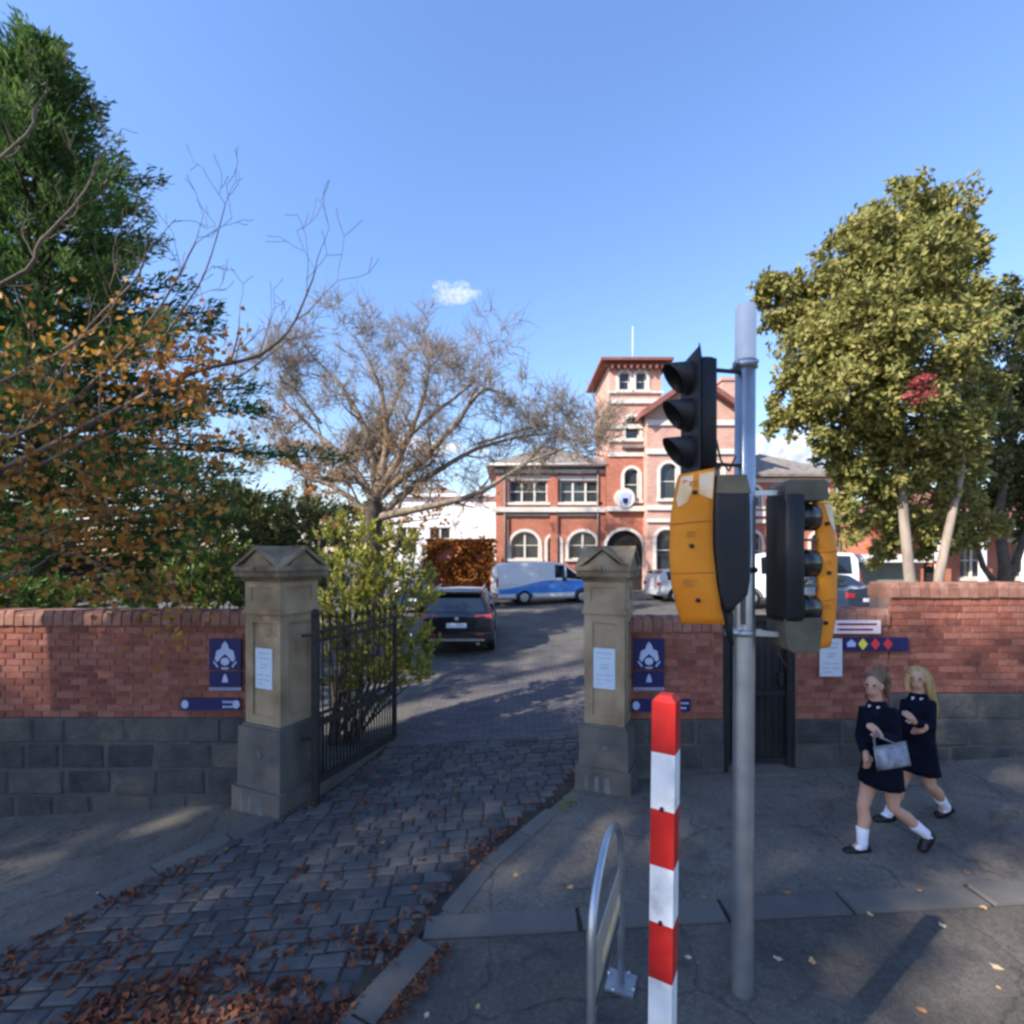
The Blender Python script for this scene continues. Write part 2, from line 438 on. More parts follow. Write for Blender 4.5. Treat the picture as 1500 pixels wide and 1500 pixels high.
b = MB()
ysd = frange(KERB_Y + 0.16, 7.5, 34); nx = 10
vs = []
for y in ysd:
    a, c = edge(L_EDGE, y), edge(R_EDGE, y)
    for i in range(nx + 1):
        x = a + (c - a) * i / nx
        vs.append((x, y, g(x, y) + 0.019))
b.add(vs, [(j * (nx + 1) + i, j * (nx + 1) + i + 1, (j + 1) * (nx + 1) + i + 1, (j + 1) * (nx + 1) + i) for j in range(len(ysd) - 1) for i in range(nx)])
drive = struct(b.build('driveway', M['grout']))
b = MB()
ysd = frange(7.42, 12.2, 20)
vs = []
for y in ysd:
    a, c = edge(L_EDGE, y), edge(R_EDGE, y)
    for i in range(nx + 1):
        x = a + (c - a) * i / nx
        vs.append((x, y, g(x, y) + 0.026))
b.add(vs, [(j * (nx + 1) + i, j * (nx + 1) + i + 1, (j + 1) * (nx + 1) + i + 1, (j + 1) * (nx + 1) + i) for j in range(len(ysd) - 1) for i in range(nx)])
struct(b.build('paved_drive', M['paver']))

def rough_block(rng, jig=0.04, chamf=0.14, dome=0.0):
    """unit block with its origin at the centre of the face (+z up), chamfered, uneven"""
    b = MB()
    vs = []
    def jj(): return rng.uniform(-jig, jig)
    for (x, y) in ((-.5, -.5), (.5, -.5), (.5, .5), (-.5, .5)): vs.append((x + jj() * .5, y + jj() * .5, -1.0))
    for (x, y) in ((-.5, -.5), (.5, -.5), (.5, .5), (-.5, .5)): vs.append((x + jj() * .5, y + jj() * .5, -0.35 + jj()))
    k = .5 - chamf
    for (x, y) in ((-k, -k), (k, -k), (k, k), (-k, k)): vs.append((x + jj(), y + jj(), 0.0 + jj() * 2))
    vs.append((jj() * 2, jj() * 2, dome + jj()))
    fs = [(3, 2, 1, 0)]
    for lo in (0, 4):
        for i in range(4):
            j = (i + 1) % 4
            fs.append((lo + i, lo + j, lo + 4 + j, lo + 4 + i))
    for i in range(4): fs.append((8 + i, 8 + (i + 1) % 4, 12))
    b.add(vs, fs)
    return b

cob_src = [rough_block(R, 0.05, 0.10, 0.08) for _ in range(7)]
cob = [c.mesh('cobble', M['cobble']) for c in cob_src]
stones = []
y = KERB_Y + 0.24; row = 0
while y < 7.40:
    a, c = edge(L_EDGE, y) + 0.05, edge(R_EDGE, y) - 0.04
    d = 0.135 + R.uniform(-0.012, 0.012)
    x = a - R.uniform(0, .2)
    while x < c - 0.05:
        w = R.uniform(0.15, 0.29)
        x1 = min(x + w, c)
        if x1 - max(x, a) > 0.06:
            cx, cy = (max(x, a) + x1) / 2, y + d / 2 + R.uniform(-.010, .010) + 0.03 * (x - a)
            loc = Vector((cx, cy, g(cx, cy) + 0.030 + R.uniform(-0.005, 0.005)))
            stones.append((loc, Vector((x1 - max(x, a) - 0.014, d - 0.013, 0.03)), (R.uniform(-.03, .03), -0.06 + R.uniform(-.03, .03), R.uniform(-.05, .05) + 0.03)))
        x = x1
    y += d + 0.003; row += 1
def shows(s_):
    p = s_[0]; return abs(p.x / p.y) < 1.02 and (CAM_H - p.z) / p.y < .925
vis = sorted([s_ for s_ in stones if shows(s_)], key=lambda s_: s_[0].length)
keep = set(id(s_) for s_ in vis[:300])
rest = MB()
for s_ in stones:
    loc, sc, ro = s_; i = R.randrange(7)
    if id(s_) in keep:
        o = link('cobble', cob[i], drive); o.location = loc; o.scale = sc; o.rotation_euler = ro
    else:
        mt = Matrix.Rotation(ro[2], 4, 'Z') @ Matrix.Rotation(ro[1], 4, 'Y') @ Matrix.Rotation(ro[0], 4, 'X')
        rest.add([loc + mt @ Vector((p[0] * sc.x, p[1] * sc.y, p[2] * sc.z)) for p in cob_src[i].v], cob_src[i].f)
M['cobblefar'] = mat('bluestone_cobble_far', [(0.030, 0.030, 0.033), (0.055, 0.054, 0.055), (0.085, 0.081, 0.077), (0.115, 0.098, 0.082)], 5, 0.66, 0.6, 35, rnd='island', mixrnd=.55)
stuff(rest.build('cobbles_further_in', M['cobblefar'], drive))

def stone_run(parent, pts, w, lmin, lmax, top, m='kerb'):
    """a run of edging stones along a ground polyline"""
    me = [rough_block(R, 0.012, 0.02, 0.01).mesh('kerb_stone', M[m]) for _ in range(3)]
    for (p, q) in zip(pts, pts[1:]):
        p, q = Vector(p), Vector(q)
        L = (q - p).length; d = (q - p) / L; ang = math.atan2(d.y, d.x)
        s = 0.0
        while s < L - 0.05:
            l = min(R.uniform(lmin, lmax), L - s)
            if L - s - l < 0.15: l = L - s
            c = p + d * (s + l / 2)
            o = link('kerb_stone', R.choice(me), parent)
            o.location = (c.x, c.y, g(c.x, c.y) + top)
            o.scale = (l - 0.004, w * R.uniform(0.97, 1.0), 0.12)
            sl = 0.06 * d.x
            o.rotation_euler = (0.06 * d.y, -sl, ang)
            s += l
def strip(name, pts, w, top):
    b = MB()
    for (p, q) in zip(pts, pts[1:]):
        p, q = Vector(p), Vector(q); d = (q - p).normalized(); n = Vector((-d.y, d.x)) * w / 2
        c = [p - n, q - n, q + n, p + n]
        b.add([(k.x, k.y, g(k.x, k.y) + top - 0.018) for k in c], [(0, 1, 2, 3)])
    return struct(b.build(name, M['grout']))
pts = [(edge(L_EDGE, y) - 0.10, y) for y in (1.95, 3.0, 3.75, 4.67, 5.5)]
k1 = strip('drive_edging', pts, 0.23, 0.034); stone_run(k1, pts, 0.22, 0.6, 1.0, 0.036)
pts = [(edge(R_EDGE, y) + 0.10, y) for y in (1.95, 3.02, 3.60)]
k2 = strip('drive_edging', pts, 0.23, 0.030); stone_run(k2, pts, 0.22, 0.6, 0.9, 0.032)
pts = [(edge(R_EDGE, y) + 0.08, y) for y in (3.90, 4.48, 5.35)]
k2b = strip('drive_edging', pts, 0.16, 0.022); stone_run(k2b, pts, 0.16, 0.4, 0.7, 0.024)
pts = [(-0.66, 3.755), (9.5, 3.755)]
k3 = strip('paving_strip', pts, 0.245, 0.020); stone_run(k3, pts, 0.235, 0.8, 1.3, 0.022)
k3b = strip('paving_strip', [(-9.5, 3.755), (-3.95, 3.755)], 0.245, 0.020); stone_run(k3b, [(-9.5, 3.755), (-3.95, 3.755)], 0.235, 0.8, 1.3, 0.022)
k4 = strip('kerb', [(-12, KERB_Y), (12, KERB_Y)], 0.30, 0.012); stone_run(k4, [(-12, KERB_Y), (12, KERB_Y)], 0.30, 0.9, 1.2, 0.014)
def skirt():
    b = MB()
    for x in range(-12, 12):
        b.add([(x, KERB_Y - 0.15, g(x, 0) - 0.2), (x + 1, KERB_Y - 0.15, g(x + 1, 0) - 0.2), (x + 1, KERB_Y - 0.15, g(x + 1, 0)), (x, KERB_Y - 0.15, g(x, 0))], [(0, 1, 2, 3)])
    return struct(b.build('kerb_face', M['kerb']))
skirt()

# ------------------------------------------------------------------ boundary walls
WY = 6.0          # front face of the wall
def brick_mesh(rng):
    b = rough_block(rng, 0.012, 0.022, 0.0)
    return b.mesh('brick', M['brick'])
bricks = [brick_mesh(R) for _ in range(5)]
copings = [rough_block(R, 0.03, 0.07, 0.02).mesh('coping_brick', M['coping']) for _ in range(4)]
blocks = [rough_block(R, 0.035, 0.06, 0.10).mesh('stone_block', M['bluestone']) for _ in range(6)]
ROTX = math.radians(90)

def wall(label, x0, x1, z_stone, z_brick, z_top, course=0.29, ends=(0, 0), y=WY, bonds=0.0):
    zb = min(g(x0, y), g(x1, y)) - 0.15
    root = thing('brick_wall', label, 'wall', ((x0 + x1) / 2, y + 0.17, min(g(x0, y), g(x1, y))))
    org = Vector(root.location)
    c = MB(); c.box(((x0 + x1) / 2, y + 0.185, (z_stone + z_brick) / 2), (x1 - x0, 0.33, z_brick - z_stone)); c.build('wall_core', M['mortar'], root, org)
    c = MB(); c.box(((x0 + x1) / 2, y + 0.175, (zb + z_stone - 0.005) / 2), (x1 - x0 + 0.002, 0.35, z_stone - 0.005 - zb)); c.build('stone_core', M['stonemortar'], root, org)
    c = MB(); c.box(((x0 + x1) / 2, y + 0.185, (z_brick + z_top - 0.02) / 2), (x1 - x0 - 0.01, 0.36, z_top - 0.02 - z_brick)); c.build('coping_core', M['coping'], root, org)
    rows = round((z_brick - z_stone) / 0.077); h = (z_brick - z_stone) / rows
    for r in range(rows):
        header = (r % 4 == 3)
        bw = 0.108 if header else 0.215
        x = x0 - (bw / 2 if r % 2 else 0)
        if header: bw = 0.215
        while x < x1 - 0.02:
            a, e = max(x, x0), min(x + bw, x1)
            if e - a > 0.03:
                o = link('brick', R.choice(bricks), root)
                o.location = Vector(((a + e) / 2, y - R.uniform(-0.001, 0.004) + 0.012, z_stone + h * (r + .5))) - org
                o.scale = (e - a - 0.011, h - 0.010, 0.05)
                o.rotation_euler = (ROTX, 0, 0)
            x += bw
    if ends[0]:
        for r in range(rows):
            zc = z_stone + h * (r + .5)
            if zc < ends[0]: continue
            for k in range(2):
                o = link('brick', R.choice(bricks), root)
                o.location = Vector((x0 + .003, y + .10 + k * .17, zc)) - org
                o.scale = (.155 if (r + k) % 2 else .16, h - .010, .05); o.rotation_euler = (ROTX, 0, -math.pi / 2)
    x = x0
    while x < x1 - 0.01:
        w = min(0.115 + R.uniform(-.004, .004), x1 - x)
        if w > 0.04:
            o = link('coping_brick', R.choice(copings), root)
            o.location = Vector((x + w / 2, y + 0.185, z_top + R.uniform(-.006, .004))) - org
            o.scale = (w - 0.011, 0.40, z_top - z_brick - 0.02)
        x += w
    z = z_stone; k = 0
    while z > zb + 0.05:
        hh = course * R.uniform(0.94, 1.06)
        x = x0 - R.uniform(0, 0.3)
        while x < x1:
            w = R.uniform(0.36, 0.72)
            a, e = max(x, x0), min(x + w, x1)
            if x1 - e < 0.12: e = x1
            if e - a > 0.06 and z > min(g(a, y), g(e, y)) - 0.02:
                o = link('stone_block', R.choice(blocks), root)
                o.location = Vector(((a + e) / 2, y - R.uniform(0.010, 0.028), z - hh / 2)) - org
                o.scale = (e - a - 0.018, hh - 0.018, 0.08)
                o.rotation_euler = (ROTX, 0, 0)
            x = e if e == x1 else x + w
        z -= hh; k += 1
    return root

wall('red brick boundary wall on bluestone base left of the open iron gate', -7.45, -3.08, 0.81, 1.875, 2.06)
wall('short length of red brick wall between stone pillar and black pedestrian gate', 1.30, 2.48, 0.79, 1.80, 1.98)
wall('red brick wall with coloured signs beside the black pedestrian gate', 3.34, 4.42, 0.79, 1.88, 2.08, course=0.30)
wall('taller red brick boundary wall behind the two walking students', 4.43, 8.5, 1.10, 2.20, 2.39, course=0.31, ends=(2.02, 0), y=6.0)

# ------------------------------------------------------------------ gate pillars
PA = math.radians(24)       # the gateway is set askew to the wall
def gate_pillar(label, cx, cy, zg, k=1.0):
    root = thing('gate_pillar', label, 'gate pillar', (cx, cy, zg), -PA); root.scale = (k, k, 1)
    H = 2.82 - zg           # tip height above local ground
    zs = 0.80 - zg          # top of bluestone base
    b = MB(); b.box((0, 0, zs / 2 - .05), (0.68, 0.68, zs + 0.1 - 0.06), taper=0.96); b.box((0, 0, zs - 0.03), (0.60, 0.60, 0.055), taper=0.97)
    base = b.build('base', M['plinth'], root)
    b = MB(); b.box((0, 0, 0.12), (0.75, 0.75, 0.32)); b.build('footing', M['plinth'], base)
    for k in range(3):      # scuffed pale chips near the ground
        b = MB(); w = 0.05 + 0.02 * k
        b.prism([(-0.24 + 0.13 * k, 0.03), (-0.24 + 0.13 * k + w, 0.02), (-0.24 + 0.13 * k + w * .8, 0.2), (-0.24 + 0.13 * k + .01, 0.18)], -0.379, -0.372)
        b.build('scuff', M['chip'], base)
    b = MB(); b.prism([(-.02, zs * .66), (.05, zs * .65), (.06, zs * .70), (0, zs * .73)], -0.343, -0.32); b.build('scuff', M['chip'], base)
    sh = 1.25
    b = MB(); b.box((0, 0, zs + sh / 2), (0.50, 0.50, sh)); 
    shaft = b.build('shaft', M['sandstone'], root)
    for r in range(4):
        a = r * math.pi / 2; ca, sa = math.cos(a), math.sin(a)
        f = MB()
        def fb(x0, x1, z0, z1, th=0.022):
            cxl, czl = (x0 + x1) / 2, (z0 + z1) / 2
            yl = -(0.25 + th / 2)
            f.box((cxl * ca - yl * sa, cxl * sa + yl * ca, czl), (x1 - x0, th, z1 - z0), a)
        fb(-0.272, -0.155, zs, zs + sh); fb(0.155, 0.25, zs, zs + sh)
        fb(-0.155, 0.155, zs, zs + 0.10); fb(-0.155, 0.155, zs + sh - 0.10, zs + sh)
        f.build('panel_frame', M['sandstone'], shaft)
    z = zs + sh
    b = MB(); b.box((0, 0, z + 0.02), (0.60, 0.60, 0.04)); b.box((0, 0, z + 0.055), (0.565, 0.565, 0.03)); b.build('moulding', M['sandstone'], root)
    z += 0.07
    uh = 0.30
    b = MB(); b.box((0, 0, z + uh / 2), (0.52, 0.52, uh))
    up = b.build('upper_block', M['sandstone'], root)
    for r in range(4):
        a = r * math.pi / 2; ca, sa = math.cos(a), math.sin(a); f = MB()
        for (x0, x1, z0, z1) in ((-0.276, -0.18, z, z + uh), (0.18, 0.26, z, z + uh), (-0.18, 0.18, z, z + .07), (-0.18, 0.18, z + uh - .07, z + uh)):
            cxl, czl = (x0 + x1) / 2, (z0 + z1) / 2; yl = -0.268
            f.box((cxl * ca - yl * sa, cxl * sa + yl * ca, czl), (x1 - x0, 0.016, z1 - z0), a)
        f.build('panel_frame', M['sandstone'], up)
    z += uh
    b = MB(); b.box((0, 0, z + 0.025), (0.60, 0.60, 0.05), taper=1.08); b.box((0, 0, z + 0.085), (0.72, 0.72, 0.07))
    b.build('cornice', M['sandstone_cap'], root)
    z += 0.12
    ph = H - z
    for r in range(4):
        a = r * math.pi / 2; ca, sa = math.cos(a), math.sin(a); f = MB()
        def tri(w, h, y0, y1, zz, mm):
            pts = [(-w, 0), (w, 0), (0, h)]
            vs = []
            for yy in (y0, y1):
                for (px_, pz) in pts: vs.append((px_ * ca - yy * sa, px_ * sa + yy * ca, zz + pz))
            f.add(vs, [(0, 1, 2), (5, 4, 3), (1, 0, 3, 4), (2, 1, 4, 5), (0, 2, 5, 3)], mm)
        tri(0.30, ph * 0.80, -0.345, -0.01, z, 0)
        f.build('pediment', M['sandstone_cap'], root)
        f = MB()
        for s in (-1, 1):
            p = [(s * 0.385, z + 0.0), (s * 0.378, z + 0.035), (0, z + ph), (0, z + ph - 0.042)]
            vs = []
            for yy in (-0.375, -0.012 * (r % 2)):
                for (px_, pz) in p: vs.append((px_ * ca - yy * sa, px_ * sa + yy * ca, pz))
            fs = [(0, 1, 2, 3), (7, 6, 5, 4), (1, 0, 4, 5), (2, 1, 5, 6), (3, 2, 6, 7), (0, 3, 7, 4)]
            f.add(vs, fs)
        f.build('gable_coping', M['sandstone_cap'], root)
    return root

gate_pillar('weathered sandstone gate pillar carrying the open iron gate leaf', -2.70, 6.02, g(-2.7, 5.8) - 0.02)
gate_pillar('weathered sandstone gate pillar beside the short brick wall and pedestrian gate', 1.13, 5.98, g(1.13, 5.8) - 0.02, .84)

# ------------------------------------------------------------------ open iron drive gate
def iron_gate():
    hx, hy = -2.22, 5.78
    ex, ey = -1.66, 7.25
    zg = g(hx, hy)
    root = thing('iron_gate', 'black iron driveway gate leaf standing open in front of the leafy shrub', 'gate', (hx, hy, zg))
    org = Vector(root.location)
    P0, P1 = Vector((hx, hy, 0)), Vector((ex, ey, 0))
    def at(t, z): 
        p = P0.lerp(P1, t); return Vector((p.x, p.y, z))
    b = MB(); b.bar(at(0, zg + 0.0), at(0, 2.03), 0.075, 0.075); b.ball(at(0, 2.05), (0.05, 0.05, 0.06)); st = b.build('hinge_post', M['iron'], root, org)
    b = MB(); b.bar(at(0.0, 1.80) + Vector((-.16, .03, 0)), at(0.02, 1.80), 0.045, 0.03); b.build('hinge', M['iron'], st, org)
    b = MB(); b.bar(at(0.0, 0.62) + Vector((-.16, .03, 0)), at(0.02, 0.62), 0.045, 0.03); b.build('hinge', M['iron'], st, org)
    b = MB(); b.bar(at(1, 0.14), at(1, 2.02), 0.05, 0.05); b.build('stile', M['iron'], root, org)
    for z, h in ((0.16, 0.09), (0.80, 0.07), (0.90, 0.035), (1.74, 0.04), (1.84, 0.035)):
        b = MB(); b.bar(at(0.01, z), at(0.995, z), 0.028, h); b.build('rail', M['iron'], root, org)
    n = 13
    for i in range(1, n):
        t = i / n
        b = MB(); b.tube([at(t, 0.19), at(t, 1.93)], 0.0095, 6); b.tube([at(t, 1.93), at(t, 1.99), at(t, 2.06)], [0.009, 0.02, 0.002], 6)
        b.build('bar', M['iron'], root, org)
    for i in range(n):
        t = (i + .5) / n
        b = MB(); b.tube([at(t, 0.19), at(t, 0.78)], 0.0095, 6); b.tube([at(t, .78), at(t, .85)], [0.012, 0.012], 6)
        b.build('dog_bar', M['iron'], root, org)
iron_gate()

# ------------------------------------------------------------------ pedestrian gate
def ped_gate():
    y = WY + 0.10
    root = thing('pedestrian_gate', 'black sheet steel pedestrian gate set in the brick wall', 'gate', (2.92, y, g(2.92, y)))
    org = Vector(root.location); z0 = g(2.92, y) + 0.0
    b = MB(); b.box((2.525, y, (z0 - 0.1 + 2.1) / 2), (0.09, 0.12, 2.2 - z0)); b.build('post', M['blackpaint'], root, org)
    b = MB(); b.box((3.295, y, (z0 + 2.1) / 2), (0.09, 0.12, 2.1 - z0)); b.build('post', M['blackpaint'], root, org)
    lf = MB(); lf.box((2.91, y + .02, (z0 + 0.06 + 2.0) / 2), (0.665, 0.03, 1.94 - z0)); leaf = lf.build('leaf', M['blackpaint'], root, org)
    for z in (z0 + 0.10, z0 + 0.9, 1.96):
        b = MB(); b.box((2.91, y - .012, z), (0.66, 0.034, 0.06)); b.build('leaf_rail', M['blackpaint'], leaf, org)
    for i in range(8):
        b = MB(); b.box((2.62 + i * 0.083, y - 0.004, (z0 + 1.98) / 2 + .02), (0.02, 0.02, 1.86 - z0)); b.build('rib', M['blackpaint'], leaf, org)
    b = MB(); b.box((3.19, y - 0.03, 1.25), (0.05, 0.03, 0.16)); b.tube([(3.19, y - .04, 1.27), (3.19, y - .085, 1.27), (3.12, y - .085, 1.27)], .009, 6); b.build('handle', M['iron'], leaf, org)
    b = MB(); b.box((2.91, y, z0 + 0.012), (0.72, 0.5, 0.06)); b.build('threshold', M['kerb'], root, org)
ped_gate()

# ------------------------------------------------------------------ signs
def text_rows(b, x0, x1, zs, h, y, rng, m=0):
    """rows of too-small print: short word-length strokes"""
    for (z, lo, hi) in zs:
        x = x0 + (x1 - x0) * lo
        while x < x0 + (x1 - x0) * hi - 0.004:
            w = rng.uniform(0.010, 0.028); e = min(x + w, x0 + (x1 - x0) * hi)
            b.box(((x + e) / 2, y, z), (e - x, 0.002, h), m=m); x = e + 0.006

def crest_sign(label, x0, x1, z0, z1, y, narrow=False):
    root = thing('school_sign', label, 'sign', ((x0 + x1) / 2, y, z0))
    org = Vector(root.location); W = x1 - x0; xc = (x0 + x1) / 2; T = 0.018
    zm = z0 + (z1 - z0) * 0.40
    b = MB(); b.box((xc, y + T / 2, (zm + z1) / 2), (W, T, z1 - zm)); top = b.build('panel', M['navy'], root, org)
    b = MB(); b.box((xc, y + T / 2 + .002, (z0 + .045 + zm - .024) / 2), (W, T, zm - z0 - .069)); low = b.build('panel', M['navy'], root, org)
    s = W / 0.36; c = zm + (z1 - zm) * 0.46; yf = y - 0.003
    e = MB()
    # emblem: a pointed shield with a peak, a dark chevron and a round foot
    e.prism([(xc - .115 * s, c - .04 * s), (xc - .085 * s, c - .075 * s), (xc - .045 * s, c - .02 * s), (xc, c + .018 * s), (xc + .045 * s, c - .02 * s), (xc + .085 * s, c - .075 * s), (xc + .115 * s, c - .04 * s), (xc + .095 * s, c + .055 * s), (xc + .045 * s, c + .075 * s), (xc + .030 * s, c + .125 * s), (xc, c + .165 * s), (xc - .030 * s, c + .125 * s), (xc - .045 * s, c + .075 * s), (xc - .095 * s, c + .055 * s)], yf, y + .001)
    e.prism([(xc + .05 * s * math.cos(t), c - .068 * s + .045 * s * math.sin(t)) for t in [2 * math.pi * i / 12 for i in range(12)]], yf, y + .001)
    for k in (-1, 1):
        e.prism([(xc + k * .075 * s, c - .12 * s), (xc + k * .125 * s, c - .06 * s), (xc + k * .135 * s, c - .075 * s), (xc + k * .085 * s, c - .14 * s)][::k], yf, y + .001)
    e.prism([(xc - .05 * s, c - .135 * s), (xc + .05 * s, c - .135 * s), (xc + .03 * s, c - .155 * s), (xc - .03 * s, c - .155 * s)][::-1], yf, y + .001)
    e.build('emblem', M['signblue'], top, org)
    e = MB(); zc = (z0 + .045 + zm) / 2
    e.prism([(xc - .035 * s, zc - .045 * s), (xc + .035 * s, zc - .045 * s), (xc + .02 * s, zc + .02 * s), (xc, zc + .055 * s), (xc - .02 * s, zc + .02 * s)], yf, y + .004)
    e.build('emblem', M['signblue'], low, org)
    b = MB(); b.box((xc, y + .008, z0 + .018), (W * .98, 0.012, 0.028)); b.build('caption_strip', M['signblue'], root, org)
    b = MB(); text_rows(b, x0, x1, [(z0 + .018, .04, .96)], .012, y + .001, random.Random(3)); stuff(b.build('lettering', M['navy'], root, org))
    return root

def strip_sign(label, x0, x1, z0, z1, y, parts, base='navy'):
    root = thing('strip_sign', label, 'sign', ((x0 + x1) / 2, y, z0)); org = Vector(root.location)
    b = MB(); b.box(((x0 + x1) / 2, y + .008, (z0 + z1) / 2), (x1 - x0, .016, z1 - z0)); b.build('panel', M[base], root, org)
    for (kind, t, m) in parts:
        xc = x0 + (x1 - x0) * t; zc = (z0 + z1) / 2; h = (z1 - z0); b = MB()
        if kind == 'dot':
            b.prism([(xc + h * .30 * math.cos(a), zc + h * .36 * math.sin(a)) for a in [2 * math.pi * i / 10 for i in range(10)]], y - .003, y + .001); nm = 'emblem'
        elif kind == 'diamond':
            b.prism([(xc - h * .36, zc), (xc, zc - h * .44), (xc + h * .36, zc), (xc, zc + h * .44)], y - .003, y + .001); nm = 'diamond'
        elif kind == 'crown':
            b.prism([(xc - h * .3, zc - h * .2), (xc + h * .3, zc - h * .2), (xc + h * .34, zc + h * .08), (xc, zc + h * .36), (xc - h * .34, zc + h * .08)], y - .003, y + .001); nm = 'emblem'
        else:
            w = kind; text_rows(b, xc - w / 2, xc + w / 2, [(zc + h * .2, 0, 1), (zc - h * .2, 0, .9)], h * .16, y - .001, random.Random(5)); nm = 'lettering'
        o = b.build(nm, M[m], root, org)
        if nm == 'lettering': stuff(o)
    return root

yl = WY - 0.032
crest_sign('navy school sign with pale crest on brick wall left of the gateway', -3.53, -3.16, 1.135, 1.74, yl)
strip_sign('long narrow navy sign under the crest sign left of the gateway', -3.86, -3.18, 0.905, 1.045, yl, [('dot', .07, 'signblue'), ('dot', .95, 'signblue'), (.14, .82, 'signblue')])
crest_sign('navy school sign with pale crest on short wall right of the pillar', 1.42, 1.775, 1.135, 1.74, yl)
strip_sign('narrow navy sign low on the short wall behind the striped post', 1.40, 2.08, 0.89, 1.03, yl, [('dot', .07, 'signblue'), (.26, .78, 'signblue')])
strip_sign('white strip sign with red lettering above the row of diamonds', 3.74, 4.30, 1.80, 1.955, yl, [(.46, .5, 'red'), (.44, .52, 'red')], 'pinkwhite')
strip_sign('navy strip sign with yellow and red diamonds on brick wall', 3.87, 4.62, 1.60, 1.755, WY - 0.034, [('crown', .11, 'signblue'), ('diamond', .29, 'yellow'), ('diamond', .485, 'red'), ('diamond', .68, 'red')])

def notice(label, frame, x0, x1, z0, z1, y, m, mt, rows, rz=0.0, cx=None):
    root = thing('notice', label, 'notice', frame[0], frame[1])
    b = MB(); b.box(((x0 + x1) / 2, y + .005, (z0 + z1) / 2), (x1 - x0, .010, z1 - z0)); b.build('panel', M[m], root)
    b = MB(); h = z1 - z0
    text_rows(b, x0 + .02, x1 - .02, [(z0 + h * k, lo, hi) for (k, lo, hi) in rows], .011, y - .001, random.Random(9)); stuff(b.build('lettering', M[mt], root))
    for (sx, sz) in ((x0 + .012, z0 + .012), (x1 - .012, z0 + .012), (x0 + .012, z1 - .012), (x1 - .012, z1 - .012)):
        b = MB(); b.ball((sx, y, sz), .005, nu=6, nv=4); b.build('screw', M['galv'], root)
    return root
rows = [(.88, .1, .9), (.76, .15, .85), (.60, .3, .75), (.52, .3, .7), (.34, .05, .5), (.34, .6, .95), (.22, .05, .4), (.22, .55, .95), (.12, .1, .5)]
zgl = g(-2.7, 5.8) - .02; zgr = g(1.13, 5.8) - .02
notice('pale blue notice on the sandstone gate pillar beside the open gate', ((-2.70, 6.02, zgl), -PA), -.125, .135, 1.205 - zgl, 1.66 - zgl, -.263, 'notice', 'noticetext', rows)
notice('pale blue notice on the sandstone pillar beside the short wall', ((1.13, 5.98, zgr), -PA), -.125, .125, 1.205 - zgr, 1.66 - zgr, -.222, 'notice', 'noticetext', rows)
notice('grey notice board on brick wall below the white strip sign', ((3.72, yl, 1.30), 0), -.13, .13, 0, .44, 0, 'noticegrey', 'greytext', rows)
# ------------------------------------------------------------------ traffic signal pole and lanterns
PX, PY = 1.393, 3.07
def pole():
    zg = g(PX, PY)
    root = thing('signal_pole', 'galvanised steel traffic signal pole on the footpath with white top', 'pole', (PX, PY, zg))
    org = Vector(root.location)
    b = MB(); b.tube([(PX - .012, PY, zg - .05), (PX - .012, PY, zg + .02), (PX, PY, 2.35), (PX + .006, PY, 3.86)], [.063, .061, .060, .058], 20); b.build('shaft', M['galv'], root, org)
    b = MB(); b.tube([(PX + .004, PY, 3.86), (PX + .006, PY, 3.885), (PX + .010, PY, 4.19), (PX + .011, PY, 4.205)], [.058, .060, .058, .050], 20); b.build('top_cap', M['white'], root, org)
    b = MB(); b.tube([(PX + .005, PY, 3.825), (PX + .005, PY, 3.865)], .072, 20); c = b.build('collar', M['galv'], root, org)
    for a in range(4):
        b = MB(); t = a * math.pi / 2 + .6
        b.tube([(PX + .07 * math.cos(t), PY + .07 * math.sin(t), 3.845), (PX + .088 * math.cos(t), PY + .088 * math.sin(t), 3.845)], .011, 6); b.build('bolt', M['galv'], c, org)
    b = MB(); b.tube([(PX - .01, PY, 2.225), (PX - .01, PY, 2.265)], .074, 20); b.box((PX - .095, PY - .01, 2.245), (.05, .03, .035)); b.box((PX + .075, PY - .01, 2.245), (.05, .03, .035)); b.build('clamp', M['galv'], root, org)
    b = MB(); b.tube([(PX - .035, PY - .062, 2.30), (PX - .03, PY - .062, 3.80)], .016, 8); b.build('conduit', M['galv'], root, org)
    b = MB(); b.tube([(PX + .03, PY - .075, 2.62), (PX + .03, PY - .06, 2.62)], .018, 10); b.build('button', M['signalblack'], root, org)
pole()

def visor(b, c, L, r, m=0):
    """open hood pointing to -x: long on top, cut away underneath"""
    rings = []; n = 16
    for k in range(2):
        ring = []
        rr = r - (0.008 if k else 0)
        base = []; tip = []
        for i in range(n):
            t = 2 * math.pi * i / n
            y, z = math.cos(t), math.sin(t)
            base.append(Vector((c[0], c[1] + rr * y, c[2] + rr * z)))
            ln = L * (0.62 + 0.38 * (z if z > -0.2 else -0.2 + (z + .2) * 1.0))
            tip.append(Vector((c[0] - max(ln, L * .10), c[1] + rr * y, c[2] + rr * z * (0.86))))
        rings.append((base, tip))
    (b0, t0), (b1, t1) = rings
    b.loft([b0, t0, t1, b1], m, True, False)

